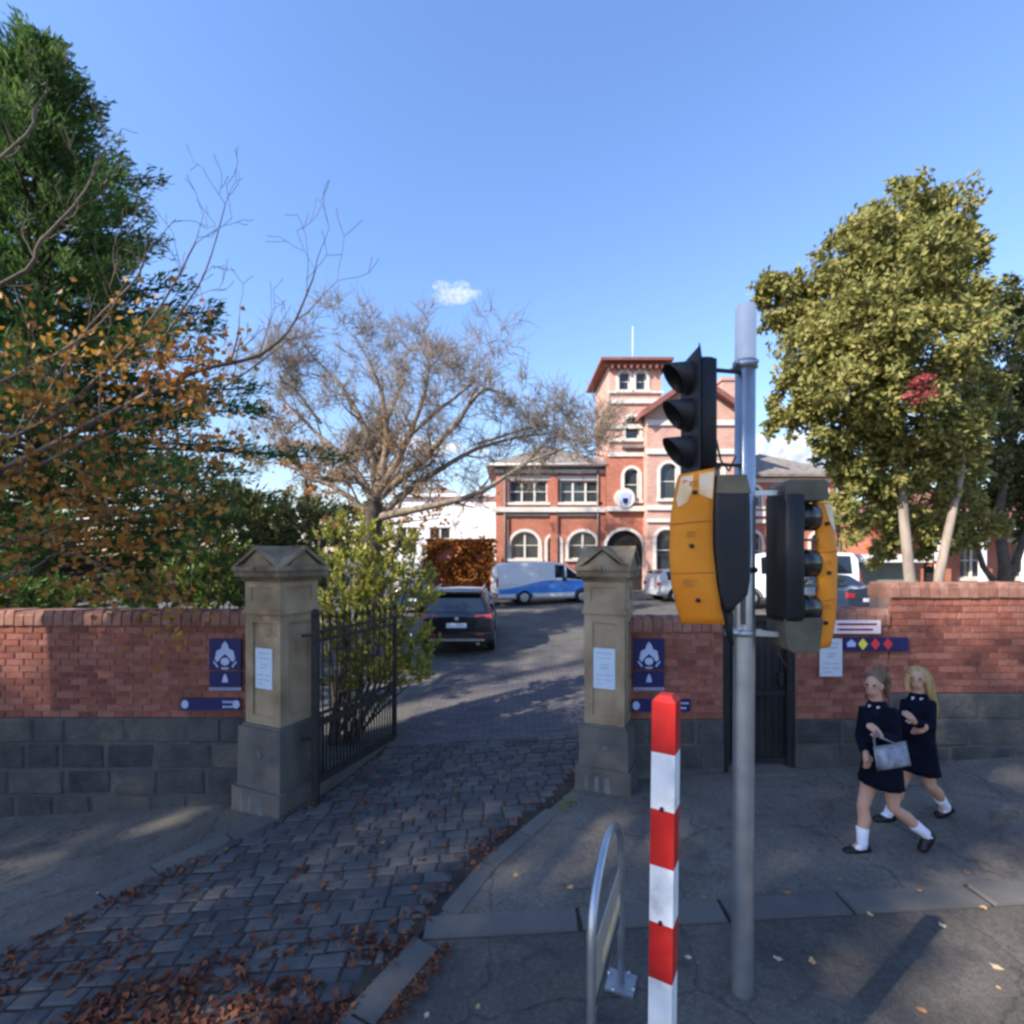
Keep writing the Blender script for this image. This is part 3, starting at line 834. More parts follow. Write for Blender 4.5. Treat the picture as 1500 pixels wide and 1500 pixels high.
def side_signal():
    D = 3.0; k = D / 750
    x0 = (1012 - 750) * k; x1 = (1043 - 750) * k
    zt = CAM_H + (815 - 530) * k; zb = CAM_H + (815 - 692) * k
    zg = g(PX, PY)
    root = thing('traffic_signal', 'black three lamp traffic signal with hoods bracketed high on the pole', 'traffic light', ((x0 + x1) / 2, D, zb))
    org = Vector(root.location)
    b = MB()
    rings = []
    for (z, w) in ((zb, .7), (zb + .02, 1), (zt - .02, 1), (zt, .7)):
        ring = []
        for i in range(20):
            t = 2 * math.pi * i / 20
            cx = math.copysign(abs(math.cos(t)) ** .5, math.cos(t)); sy = math.copysign(abs(math.sin(t)) ** .5, math.sin(t))
            ring.append(Vector(((x0 + x1) / 2 + cx * (x1 - x0) / 2 * w, D + sy * .115 * w, z)))
        rings.append(ring)
    b.loft(rings); body = b.build('housing', M['signalblack'], root, org)
    b = MB(); b.box((x0 - .004, D, (zt + zb) / 2), (.012, .30, zt - zb + .06)); b.build('target_board', M['signalblack'], root, org)
    for i in range(3):
        zc = zt - (zt - zb) * (i + .5) / 3 + .01
        b = MB(); visor(b, (x0 - .006, D, zc), .155, .098); v = b.build('visor', M['signalblack'], root, org)
        b = MB(); b.ball((x0 - .004, D, zc), (.02, .085, .085), nu=14, nv=8); b.build('lens', M['glass'], v, org)
    b = MB(); b.tube([((1025 - 750) * k, D, zt - .01), ((1025 - 750) * k, D, zt + .04), ((1024.5 - 750) * k, D, zt + .11)], [.018, .012, .004], 10); b.build('finial', M['bluecap'], root, org)
    b = MB(); b.bar((x1 - .03, D, zt - .045), (PX + .005, PY - .03, zt - .05), .022, .018); b.build('bracket', M['signalblack'], root, org)
    b = MB(); b.bar((x1 - .03, D, zb + .05), (PX + .0, PY - .03, zb + .045), .022, .018); b.build('bracket', M['signalblack'], root, org)
    pts = [px(1040, 556, 3.0), px(1046, 590, 2.98), px(1048, 640, 2.97), px(1056, 675, 2.97), px(1068, 690, 3.0), px(1078, 668, 3.02)]
    b = MB(); b.tube(pts, .006, 6); b.build('cable', M['cable'], root, org)
side_signal()

def curve_at(tab, y):
    for (a, c) in zip(tab, tab[1:]):
        if y <= c[0]:
            t = smooth((y - a[0]) / (c[0] - a[0])) * .5 + .5 * (y - a[0]) / (c[0] - a[0])
            return a[1] + (c[1] - a[1]) * t
    return tab[-1][1]

def orange_shell(root, org, D, ltab, rtab, y0, y1, bulge, dl, dr, tilt0, tilt1, m):
    """a bowed orange plate with real thickness; ltab / rtab give its edges, dl / dr their depth"""
    k = 1 / 750
    n = 18; rows = []
    for j in range(n + 1):
        y = y0 + (y1 - y0) * j / n
        row = []
        for i in range(7):
            t = i / 6
            yy = y + (tilt0 + (tilt1 - tilt0) * j / n) * (t - .5)
            x = curve_at(ltab, y) * (1 - t) + curve_at(rtab, y) * t
            d = D + dl * (1 - t) + dr * t - bulge * math.sin(math.pi * t)
            row.append(px(x, yy, d))
        rows.append(row)
    b = MB(); W = 7
    vs = [p for r in rows for p in r] + [p + Vector((0, .02, 0)) for r in rows for p in r]
    off = (n + 1) * W; fs = []
    for j in range(n):
        for i in range(6):
            a, c, d_, e = j * W + i, j * W + i + 1, (j + 1) * W + i + 1, (j + 1) * W + i
            fs.append((e, d_, c, a)); fs.append((off + a, off + c, off + d_, off + e))
    for j in range(n):
        for i in (0, 6):
            a, e = j * W + i, (j + 1) * W + i
            fs.append((a, e, off + e, off + a) if i else (off + a, off + e, e, a))
    for i in range(6):
        fs.append((i, i + 1, off + i + 1, off + i)); a = n * W + i
        fs.append((off + a, off + a + 1, a + 1, a))
    b.add(vs, fs, 0, True)
    o = b.build('orange_back_shell', m, root, org)
    return o, rows

def shell_bits(root, org, shell, rows, dots, texts, white=None):
    n = len(rows) - 1
    def pt(j, i):
        j0 = int(min(n - 1, j)); fj = j - j0; i0 = int(min(5, i)); fi = i - i0
        a = rows[j0][i0].lerp(rows[j0][i0 + 1], fi); c = rows[j0 + 1][i0].lerp(rows[j0 + 1][i0 + 1], fi)
        return a.lerp(c, fj)
    for (j, i) in dots:
        p = pt(j * n, i * 6); b = MB(); b.tube([p + Vector((0, .004, 0)), p + Vector((0, -.016, 0))], [.013, .011], 10); b.build('latch', M['signalblack'], shell, org)
    for j in (.335, .665):
        b = MB(); pts = [pt(j * n, i / 2) + Vector((0, -.003, 0)) for i in range(13)]
        b.tube(pts, .0035, 4); b.build('seam', M['orangetext'], shell, org)
    for (j, i, w, h) in texts:
        p = pt(j * n, i * 6); b = MB(); rng = random.Random(int(j * 100))
        for r in range(2):
            x = -w / 2
            while x < w / 2:
                e = min(w / 2, x + rng.uniform(.008, .016)); b.box((p.x + (x + e) / 2, p.y - .0035, p.z - r * h), (e - x, .004, h * .6)); x = e + .005
        stuff(b.build('lettering', M['orangetext'], shell, org))
    if white:
        for poly in white:
            pts = [pt(j * n, i * 6) + Vector((0, -.0045, 0)) for (j, i) in poly]
            b = MB(); b.add(pts + [p + Vector((0, .003, 0)) for p in pts], [tuple(range(len(pts)))]); b.build('painted_highlight', M['orangepale'], shell, org)  # bright whitish highlight, painted on as a thin pale sheet

def lantern_left():
    D = 2.84
    root = thing('traffic_signal', 'tall orange backed traffic signal with black side bowed out left of the pole', 'traffic light', px(1050, 900, D))
    org = Vector(root.location)
    lt = [(690, 996), (705, 991), (760, 983), (810, 981.5), (850, 984), (885, 991), (914, 999)]
    rt = [(690, 1048), (705, 1047), (760, 1044), (800, 1044), (850, 1049), (885, 1055), (914, 1062)]
    sh, rows = orange_shell(root, org, D, lt, rt, 690, 914, .03, .03, .0, -10, 2, M['orange'])
    shell_bits(root, org, sh, rows, [(.14, .5), (.49, .5), (.845, .5)], [(.07, .45, .05, .016), (.40, .48, .05, .018), (.715, .42, .085, .024)],
               [[(.02, .06), (.16, .04), (.225, .12), (.20, .34), (.12, .42), (.02, .4)], [(.02, .55), (.02, .96), (.20, .96), (.155, .6)]])
    # black body: its side swells and narrows like the shell
    b = MB(); rings = []
    for y, xa, xb in ((700, 1050, 1092), (706, 1048, 1099), (740, 1046, 1101), (800, 1046, 1102), (850, 1051, 1101), (872, 1054, 1097), (888, 1060, 1080), (896, 1064, 1074)):
        p0, p1 = px(xa, y, D), px(xb, y, D)
        ring = []
        for i in range(16):
            t = 2 * math.pi * i / 16
            cx = math.copysign(abs(math.cos(t)) ** .4, math.cos(t)); sy = math.copysign(abs(math.sin(t)) ** .4, math.sin(t))
            ring.append(Vector(((p0.x + p1.x) / 2 + cx * (p1.x - p0.x) / 2, D + .045 + sy * .05, p0.z)))
        rings.append(ring)
    b.loft(rings[::-1]); b.build('housing', M['signalblack'], root, org)
    b = MB(); p0, p1 = px(1049, 712, D), px(1098, 700, D)
    b.prism([(p0.x, p0.z - .04), (p1.x + .006, p0.z - .04), (p1.x - .02, p1.z + .018), (p0.x + .01, p1.z + .016)], D - .008, D + .10); b.build('top_cover', M['signalgrey'], root, org)
    p = px(1066, 905, D); b = MB(); b.tube([px(1066, 885, D + .05), px(1068, 925, D + .06), px(1072, 945, D + .07)], [.03, .022, .012], 8); b.build('cable_gland', M['signalblack'], root, org)
    b = MB(); b.bar(px(1085, 730, D + .07), (PX, PY, px(1085, 730, D).z), .05, .05); b.build('bracket', M['signalblack'], root, org)
    b = MB(); b.bar(px(1080, 860, D + .07), (PX, PY, px(1085, 860, D).z), .05, .05); b.build('bracket', M['signalblack'], root, org)
lantern_left()

def lantern_right():
    D = 3.02
    root = thing('traffic_signal', 'orange backed traffic signal with black drums on the right side of the pole', 'traffic light', px(1170, 945, D))
    org = Vector(root.location)
    lt = [(736, 1193), (760, 1196), (820, 1198), (880, 1197), (915, 1193), (951, 1186)]
    rt = [(736, 1219), (760, 1222), (820, 1227), (880, 1226), (915, 1224), (951, 1217)]
    sh, rows = orange_shell(root, org, D, lt, rt, 736, 951, .02, .0, .03, 2, -8, M['orange'])
    shell_bits(root, org, sh, rows, [(.145, .55), (.48, .55), (.82, .5)], [(.40, .55, .03, .014), (.70, .5, .04, .014)], [[(.01, .5), (.01, .98), (.22, .98), (.12, .7)], [(.02, .05), (.02, .3), (.10, .25), (.13, .05)]])
    p0, p1 = px(1137, 726, D), px(1166, 906, D)
    b = MB(); rings = []
    for y, w in ((722, .8), (728, 1), (900, 1), (908, .85)):
        z = px(0, y, D).z; ring = []
        for i in range(16):
            t = 2 * math.pi * i / 16
            cx = math.copysign(abs(math.cos(t)) ** .3, math.cos(t)); sy = math.copysign(abs(math.sin(t)) ** .3, math.sin(t))
            ring.append(Vector(((p0.x + p1.x) / 2 + cx * (p1.x - p0.x) / 2, D + .02 + sy * .13 * w, z)))
        rings.append(ring)
    b.loft(rings[::-1]); b.build('target_board', M['signalblack'], root, org)
    for i, yc in enumerate((757, 825, 892)):
        a, c = px(1160, yc, D), px(1198, yc + 1, D)
        b = MB(); b.tube([a + Vector((0, .03, 0)), c + Vector((0, .03, 0))], [.085, .078], 20); d = b.build('drum', M['signalblack'], root, org)
        b = MB(); b.tube([px(1168, yc, D) + Vector((0, .03, 0)), px(1196, yc, D) + Vector((0, .03, 0))], [.088, .081], 20); b.build('sleeve', M['visor'], d, org)
    for yc in (791, 858):
        b = MB(); b.box((px(1168, yc, D).x, D, px(0, yc, D).z), (.20, .10, .012)); b.build('shelf', M['signalgrey'], root, org)
    b = MB(); a, c = px(1138, 736, D), px(1200, 706, D)
    b.prism([(a.x, a.z), (c.x - .005, a.z + .005), (c.x - .01, c.z - .01), (c.x - .03, c.z), (a.x + .03, c.z), (a.x, c.z - .03)], D - .10, D + .12); b.build('top_cover', M['signalgrey'], root, org)
    b = MB(); a, c = px(1138, 952, D), px(1192, 903, D)
    b.prism([(a.x + .02, a.z + .02), (a.x + .05, a.z), (c.x - .02, a.z), (c.x, c.z - .02), (c.x, c.z), (a.x, c.z), (a.x, c.z - .08)], D - .09, D + .12); b.build('bottom_cover', M['signalgrey'], root, org)
    z = px(0, 928, D).z
    b = MB(); b.bar((PX, PY - .02, z), px(1145, 929, D), .03, .03); b.build('bracket', M['galv'], root, org)
    z = px(0, 722, D).z
    b = MB(); b.bar((PX, PY - .02, z), px(1142, 722, D), .03, .03); b.build('bracket', M['galv'], root, org)
    b = MB(); b.tube([px(1142, 945, D), px(1140, 958, D), px(1152, 976, D + .02)], .005, 5); b.build('cable', M['cable'], root, org)
lantern_right()

# ------------------------------------------------------------------ striped flag post
def striped_post():
    X, Y = 0.571, 1.98
    zg = g(X, Y)
    root = thing('striped_post', 'square red and white striped school crossing post beside the bicycle hoop', 'post', (X, Y, zg), -math.radians(28))
    root.rotation_euler = (0, math.radians(0.7), -math.radians(30))
    w = .088; top = 2.172 - zg; h = .2155
    z = top; k = 0
    while z > 0.0:
        zb = max(z - h, -.02); b = MB()
        if k == 0:
            b.box((0, 0, (z - .022 + zb) / 2), (w, w, z - .022 - zb)); b.box((0, 0, z - .011), (w, w, .022), taper=.55)
        else: b.box((0, 0, (z + zb) / 2), (w, w, z - zb))
        bd = b.build('red_band' if k % 2 == 0 else 'white_band', M['postred'] if k % 2 == 0 else M['postwhite'], root)
        if k in (1, 3):
            b = MB(); b.tube([(-.002, -w / 2 + .002, zb + .006), (-.002, -w / 2 - .008, zb + .006)], .008, 8); b.build('rivet', M['signalblack'], bd)
        z = zb; k += 1
        if zb <= 0: break
striped_post()

# ------------------------------------------------------------------ bicycle hoop
def hoop():
    A = Vector((0.375, 2.42)); B = Vector((0.675, 3.17))
    zA, zB = g(A.x, A.y), g(B.x, B.y); ztop = 1.17
    root = thing('bicycle_hoop', 'galvanised steel bicycle hoop with a small panel between its legs', 'bike rack', (A.x, A.y, zA))
    org = Vector(root.location)
    r = .33; L = (B - A).length
    zc = ztop - r * .98
    pts = [Vector((A.x, A.y, zA - .02)), Vector((A.x, A.y, zA + .3)), Vector((A.x, A.y, zc))]
    for i in range(1, 16):
        t = math.pi * i / 16; s = (1 - math.cos(t)) / 2
        p = A.lerp(B, s); pts.append(Vector((p.x, p.y, zc + math.sin(t) * r)))
    pts += [Vector((B.x, B.y, zc)), Vector((B.x, B.y, zB + .3)), Vector((B.x, B.y, zB - .02))]
    b = MB(); b.tube(pts, .0235, 12); b.build('tube', M['galv'], root, org)
    for (q, z) in ((A, zA), (B, zB)):
        b = MB(); b.box((q.x, q.y, z + .018), (.17, .17, .016), math.atan2((B - A).y, (B - A).x)); f = b.build('base_plate', M['galv'], root, org)
        for (i, j) in ((-1, -1), (1, -1), (1, 1), (-1, 1)):
            b = MB(); b.tube([(q.x + i * .062, q.y + j * .062, z + .01), (q.x + i * .062, q.y + j * .062, z + .042)], .011, 6); b.build('bolt', M['galv'], f, org)
    d = (B - A).normalized()
    p0 = A + d * .03; p1 = B - d * .05
    cream = mat('cream_panel', [(0.34, 0.29, 0.22), (0.46, 0.40, 0.32)], 6, .5)
    def quad(z00, z01, z10, z11, t0, t1, off, m, nm, par):
        a, c = p0.lerp(p1, t0), p0.lerp(p1, t1); nrm = Vector((d.y, -d.x)) * off; th = Vector((-d.y, d.x)) * .006
        b = MB(); vs = [(a.x + nrm.x, a.y + nrm.y, z00), (c.x + nrm.x, c.y + nrm.y, z10), (c.x + nrm.x, c.y + nrm.y, z11), (a.x + nrm.x, a.y + nrm.y, z01)]
        vs += [(x + th.x, y + th.y, z) for (x, y, z) in vs]
        b.add(vs, [(0, 1, 2, 3), (7, 6, 5, 4), (1, 0, 4, 5), (2, 1, 5, 6), (3, 2, 6, 7), (0, 3, 7, 4)])
        return b.build(nm, m, par, org)
    pl = quad(.46, .80, .46, .80, 0, 1, 0, cream, 'panel', root)
    quad(.60, .66, .60, .66, .3, .95, .007, M['orangepale'], 'printed_band', pl)
    quad(.49, .53, .49, .53, .1, .95, .007, M['slatecap'], 'printed_band', pl)
hoop()
# ------------------------------------------------------------------ buildings
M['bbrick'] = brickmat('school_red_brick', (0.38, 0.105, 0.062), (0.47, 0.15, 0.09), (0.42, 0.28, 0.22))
M['bbricklit'] = brickmat('school_sunlit_brick', (0.50, 0.25, 0.185), (0.58, 0.33, 0.255), (0.56, 0.44, 0.38))  # school brick in a paler tone, with the sunlight put into the colour
M['trim'] = mat('cream_render_trim', [(0.58, 0.53, 0.46), (0.70, 0.66, 0.60)], 2, 0.8, 0.2, 20)
M['slate'] = mat('brown_grey_slate', [(0.14, 0.12, 0.10), (0.22, 0.19, 0.16), (0.28, 0.24, 0.20)], 3, 0.75, 0.3, 12)
M['redroof'] = mat('dull_red_roof', [(0.20, 0.075, 0.06), (0.28, 0.11, 0.085)], 3, 0.8, 0.3, 12)
M['render'] = mat('white_render', [(0.72, 0.72, 0.73), (0.80, 0.80, 0.80)], 1.5, 0.85, 0.1, 10)
M['darkin'] = mat('dark_interior', [(0.02, 0.018, 0.016), (0.035, 0.03, 0.026)], 2, 0.9)

class Facade:
    """a wall in the x-z plane at depth y (facing -y) with real window openings"""
    def __init__(s, root, org, x0, x1, z0, z1, y, depth, m, name='wall'):
        s.root, s.org, s.y, s.m, s.name = root, org, y, m, name
        s.x0, s.x1, s.z0, s.z1, s.depth = x0, x1, z0, z1, depth
        s.op = []
    def window(s, xc, w, za, zb, arch=False, lights=1, trim=True, door=False):
        s.op.append((xc - w / 2, xc + w / 2, za, zb, arch, lights, trim, door))
    def build(s):
        xs = sorted({s.x0, s.x1, *[o[0] for o in s.op], *[o[1] for o in s.op]})
        zs = sorted({s.z0, s.z1, *[o[2] for o in s.op], *[o[3] for o in s.op]})
        b = MB(); y = s.y; r = 0.22
        for (xa, xb) in zip(xs, xs[1:]):
            for (za, zb) in zip(zs, zs[1:]):
                xm, zm = (xa + xb) / 2, (za + zb) / 2
                if any(o[0] < xm < o[1] and o[2] < zm < o[3] for o in s.op): continue
                b.add([(xa, y, za), (xb, y, za), (xb, y, zb), (xa, y, zb)], [(0, 1, 2, 3)])
        for o in s.op:
            xa, xb, za, zb = o[:4]
            for q in ([(xa, y, za), (xa, y + r, za), (xa, y + r, zb), (xa, y, zb)], [(xb, y + r, za), (xb, y, za), (xb, y, zb), (xb, y + r, zb)],
                      [(xa, y, zb), (xa, y + r, zb), (xb, y + r, zb), (xb, y, zb)], [(xa, y + r, za), (xa, y, za), (xb, y, za), (xb, y + r, za)]):
                b.add(q, [(0, 1, 2, 3)])
            if o[4]:
                w = (xb - xa) / 2; xc = (xa + xb) / 2; n = 8
                for sgn in (-1, 1):
                    poly = [(xc + sgn * w, y + .004, zb)]
                    for i in range(n + 1):
                        t = math.pi / 2 * i / n
                        poly.append((xc + sgn * w * math.cos(t), y + .004, zb - w + w * math.sin(t)))
                    poly = poly if sgn < 0 else poly[::-1]
                    b.add(poly, [tuple(range(len(poly)))])
        x0, x1, z0, z1, d = s.x0, s.x1, s.z0, s.z1, s.depth
        b.add([(x0, y, z0), (x0, y + d, z0), (x0, y + d, z1), (x0, y, z1)], [(3, 2, 1, 0)])
        b.add([(x1, y, z0), (x1, y + d, z0), (x1, y + d, z1), (x1, y, z1)], [(0, 1, 2, 3)])
        b.add([(x0, y + d, z0), (x1, y + d, z0), (x1, y + d, z1), (x0, y + d, z1)], [(3, 2, 1, 0)])
        b.add([(x0, y, z1), (x1, y, z1), (x1, y + d, z1), (x0, y + d, z1)], [(0, 1, 2, 3)])
        wall_o = b.build(s.name, s.m, s.root, s.org)
        for (xa, xb, za, zb, arch, lights, trim, door) in s.op:
            xc, w = (xa + xb) / 2, xb - xa
            b = MB(); b.box((xc, y + .19, (za + zb) / 2), (w, .02, zb - za)); wn_ = b.build('doorway' if door else 'window', M['darkin'] if door else M['glass'], s.root, s.org)
            if not door:
                b = MB(); t = .07
                b.box((xa + t / 2, y + .15, (za + zb) / 2), (t, .06, zb - za)); b.box((xb - t / 2, y + .15, (za + zb) / 2), (t, .06, zb - za))
                b.box((xc, y + .15, za + t / 2), (w - 2 * t, .06, t)); b.box((xc, y + .15, (za + zb) / 2), (w - 2 * t, .05, t * .7))
                b.box((xc, y + .15, zb - t / 2), (w - 2 * t, .06, t))
                for i in range(1, lights): b.box((xa + w * i / lights, y + .14, (za + zb) / 2), (.11, .09, zb - za - .01))
                b.build('frame', M['trim'], wn_, s.org)
            if trim:
                b = MB()
                if arch:
                    r0, r1 = w / 2, w / 2 + .17; n = 10; zc = zb - w / 2; rings = []
                    for i in range(n + 1):
                        a = math.pi * i / n; c_, s_ = math.cos(a), math.sin(a)
                        rings.append([(xc + r0 * c_, y + .05, zc + r0 * s_), (xc + r0 * c_, y - .05, zc + r0 * s_), (xc + r1 * c_, y - .05, zc + r1 * s_), (xc + r1 * c_, y + .05, zc + r1 * s_)])
                    b.loft(rings, 0, False, True)
                    for k in (-1, 1): b.box((xc + k * (w / 2 + .085), y, (za + zc) / 2), (.17, .09, zc - za))
                else:
                    b.box((xc, y, zb + .12), (w + .4, .10, .22))
                b.build('surround', M['trim'], wn_, s.org)
                if not door:
                    b = MB(); b.box((xc, y - .05, za - .07), (w + .4, .20, .14)); b.build('sill', M['trim'], wn_, s.org)
        return wall_o

def band(root, org, x0, x1, z, h, y, m='trim', pr=.07, name='string_course'):
    b = MB(); b.box(((x0 + x1) / 2, y - pr / 2, z), (x1 - x0, pr + .02, h)); return b.build(name, M[m], root, org)

def hip_roof(b, x0, x1, y0, y1, z, h, ov, ridge=0.5, m=0):
    x0 -= ov; x1 += ov; y0 -= ov; y1 += ov
    ins = min((x1 - x0), (y1 - y0)) / 2 * (1 if ridge else 1)
    yc = (y0 + y1) / 2; xc = (x0 + x1) / 2
    if (x1 - x0) > (y1 - y0): ra, rb = (x0 + ins, yc), (x1 - ins, yc)
    else: ra, rb = (xc, y0 + ins), (xc, y1 - ins)
    if abs(ra[0] - rb[0]) + abs(ra[1] - rb[1]) < .05: ra = (ra[0] - .03, ra[1]); rb = (rb[0] + .03, rb[1])
    t = .16
    vs = [(x0, y0, z), (x1, y0, z), (x1, y1, z), (x0, y1, z), (x0, y0, z + t), (x1, y0, z + t), (x1, y1, z + t), (x0, y1, z + t), (ra[0], ra[1], z + h), (rb[0], rb[1], z + h)]
    fs = [(3, 2, 1, 0), (0, 1, 5, 4), (1, 2, 6, 5), (2, 3, 7, 6), (3, 0, 4, 7)]
    if (x1 - x0) > (y1 - y0): fs += [(4, 5, 9, 8), (5, 6, 9), (6, 7, 8, 9), (7, 4, 8)]
    else: fs += [(4, 5, 8), (5, 6, 9, 8), (6, 7, 9), (7, 4, 8, 9)]
    b.add(vs, fs, m)

def school():
    zg = 0.3
    root = thing('school_building', 'old red brick school with square tower, arched windows and gabled wing', 'building', (6.5, 30, zg))
    org = Vector(root.location)
    # left wing, two storeys
    f = Facade(root, org, -0.95, 5.55, zg, 7.85, 30.0, 8.0, M['bbrick'])
    for xc in (0.95, 3.95): f.window(xc, 2.25, 5.85, 7.15, False, 3)
    for xc in (0.75, 4.15): f.window(xc, 1.7, 2.55, 4.15, True, 2)
    f.window(2.45, 0.75, 2.2, 3.9, True, 1)
    f.build()
    band(root, org, -1.15, 5.5, 5.42, .28, 30.0, pr=.30, name='cornice'); band(root, org, -1.0, 5.5, 5.12, .14, 30.0)
    band(root, org, -1.0, 5.5, 7.68, .22, 30.0, pr=.16, name='cornice'); band(root, org, -1.0, 5.5, 1.45, .16, 30.0)
    for xc in (-.7, 2.45, 5.25):
        b = MB(); b.box((xc, 29.93, 4.05), (.42, .16, 7.4)); b.build('pilaster', M['bbrick'], root, org)
    b = MB(); hip_roof(b, -0.95, 5.5, 30.0, 38, 7.87, 2.0, .55); rf = b.build('roof', M['slate'], root, org)
    for xc in (-.42, 5.0):
        b = MB(); b.tube([(xc, 29.80, 7.75), (xc, 29.80, .5)], .055, 8); b.build('downpipe', M['slate'], root, org)
    b = MB(); b.tube([(-1.4, 29.42, 7.98), (5.5, 29.42, 7.98)], .07, 8); b.build('gutter', M['trim'], root, org)
    # tower
    f = Facade(root, org, 5.56, 8.62, zg, 8.6, 29.4, 5, M['bbrick'], 'tower_wall')
    f.window(6.86, .85, 5.9, 7.75, True, 1); f.window(6.45, 2.1, zg + .3, 4.2, True, 1, True, True)
    f.build()
    f = Facade(root, org, 5.60, 8.58, 8.6, 13.75, 29.44, 4.9, M['bbricklit'], 'tower_wall')  # sunlit top of the tower: same brick as below, painted paler
    f.window(6.92, .80, 9.45, 10.75, True, 1)
    for xc in (6.46, 7.42): f.window(xc, .62, 12.25, 13.3, True, 1)
    f.build()
    for z, h in ((8.55, .24), (9.35, .16), (10.15, .24), (11.6, .26), (12.12, .12)): band(root, org, 5.50, 8.68, z, h, 29.42, pr=.10)
    band(root, org, 5.45, 8.7, 5.42, .28, 29.4, pr=.28, name='cornice')
    band(root, org, 5.3, 8.9, 13.68, .22, 29.42, 'redroof', pr=.18, name='cornice')
    for i in range(9):
        b = MB(); b.box((5.7 + i * .36, 29.22, 13.48), (.12, .36, .18)); b.build('eave_bracket', M['redroof'], root, org)
    b = MB(); b.box((6.9, 29.30, 8.95), (1.2, .34, .14)); b.build('balconette', M['slate'], root, org)
    b = MB(); hip_roof(b, 5.56, 8.62, 29.4, 34.3, 13.80, .75, .52); tr = b.build('tower_roof', M['redroof'], root, org)
    b = MB(); b.tube([(7.5, 31.8, 14.3), (7.5, 31.8, 17.0)], [.04, .02], 6); b.build('flagpole', M['white'], tr, org)
    # round crest over the entrance
    b = MB(); n = 20
    b.prism([(6.42 + .56 * math.cos(2 * math.pi * i / n), 6.02 + .56 * math.sin(2 * math.pi * i / n)) for i in range(n)], 29.05, 29.42); rd = b.build('roundel', M['trim'], root, org)
    b = MB(); b.prism([(6.10, 6.25), (6.15, 5.75), (6.42, 5.55), (6.69, 5.75), (6.74, 6.25), (6.42, 6.36)], 29.02, 29.06); b.build('shield', M['signblue'], rd, org)
    b = MB(); b.prism([(6.28, 5.78), (6.42, 5.65), (6.56, 5.78), (6.56, 6.0), (6.28, 6.0)], 28.99, 29.03); b.build('charge', M['navy'], rd, org)
    # gabled wing in front of the tower's right side
    x0, x1, y = 7.55, 12.75, 28.6
    f = Facade(root, org, x0, x1, zg, 10.75, y, 9, M['bbricklit'])  # sunlight on this wing is painted in by the paler brick
    f.window(8.75, .95, 5.9, 7.9, True, 1); f.window(11.3, .95, 5.9, 7.9, True, 1); f.window(10.1, .9, 8.9, 10.3, True, 1)
    f.window(8.6, 1.1, 1.9, 4.2, True, 1); f.window(11.4, 1.1, 1.9, 4.2, True, 1)
    f.build()
    b = MB(); xc = (x0 + x1) / 2; b.prism([(x0, 10.75), (x1, 10.75), (xc, 12.35)], y, y + 9); b.build('gable', M['bbricklit'], root, org)
    b = MB()
    for s in (-1, 1):
        e = xc + s * (x1 - x0) / 2 * 1.17
        poly = [(e, 10.42), (e, 10.70), (xc, 12.80), (xc, 12.50)]
        b.prism(poly if s > 0 else poly[::-1], y - .55, y + 9.3)
    b.build('gable_roof', M['redroof'], root, org)
    b = MB()
    for s in (-1, 1):
        e = xc + s * (x1 - x0) / 2 * 1.16; poly = [(e, 10.36), (e, 10.60), (xc, 12.70), (xc, 12.46)]
        b.prism(poly if s > 0 else poly[::-1], y - .60, y - .552)
    b.build('barge_board', M['redroof'], root, org)
    for z, h in ((5.42, .28), (8.55, .3), (10.15, .3), (4.7, .2)): band(root, org, x0 - .05, x1 + .05, z, h, y, pr=.10)
    b = MB(); b.box((13.0, 31.0, 11.6), (.85, .8, 3.2)); b.box((13.0, 31, 13.3), (1.0, .95, .2)); b.build('chimney', M['bbricklit'], root, org)
    # lower wing on the right
    f = Facade(root, org, 12.76, 19.0, zg, 7.3, 30.0, 7, M['bbrick'])
    for xc in (14.1, 16.2, 18): f.window(xc, .95, 5.6, 6.8, True, 1); f.window(xc, 1.0, 2.0, 4.1, True, 1)
    f.build()
    for z, h in ((5.2, .3), (7.15, .24), (4.75, .22)): band(root, org, 12.8, 19.05, z, h, 30.0, pr=.12)
    b = MB(); hip_roof(b, 12.9, 19, 30, 37, 7.32, 2.0, .5); b.build('roof', M['slate'], root, org)
    b = MB(); b.box((6.5, 33, .2), (15, 7.2, .55)); 
school()

def white_block():
    root = thing('white_building', 'plain white rendered building behind the rust coloured ivy wall', 'building', (-4.8, 37, .4)); org = Vector(root.location)
    f = Facade(root, org, -8.6, -1.0, .2, 7.0, 37, 8, M['render'])
    for xc in (-7.6, -5.2): f.window(xc, 1.5, 3.2, 4.8, False, 2, False)
    f.build()
    b = MB(); b.box((-4.8, 41, 7.1), (8, 8.6, .22)); b.build('roof', M['render'], root, org)
    b = MB(); hip_roof(b, -8, -4, 38.5, 44, 7.2, 1.2, .2); b.build('roof_lantern', M['slate'], root, org)
white_block()

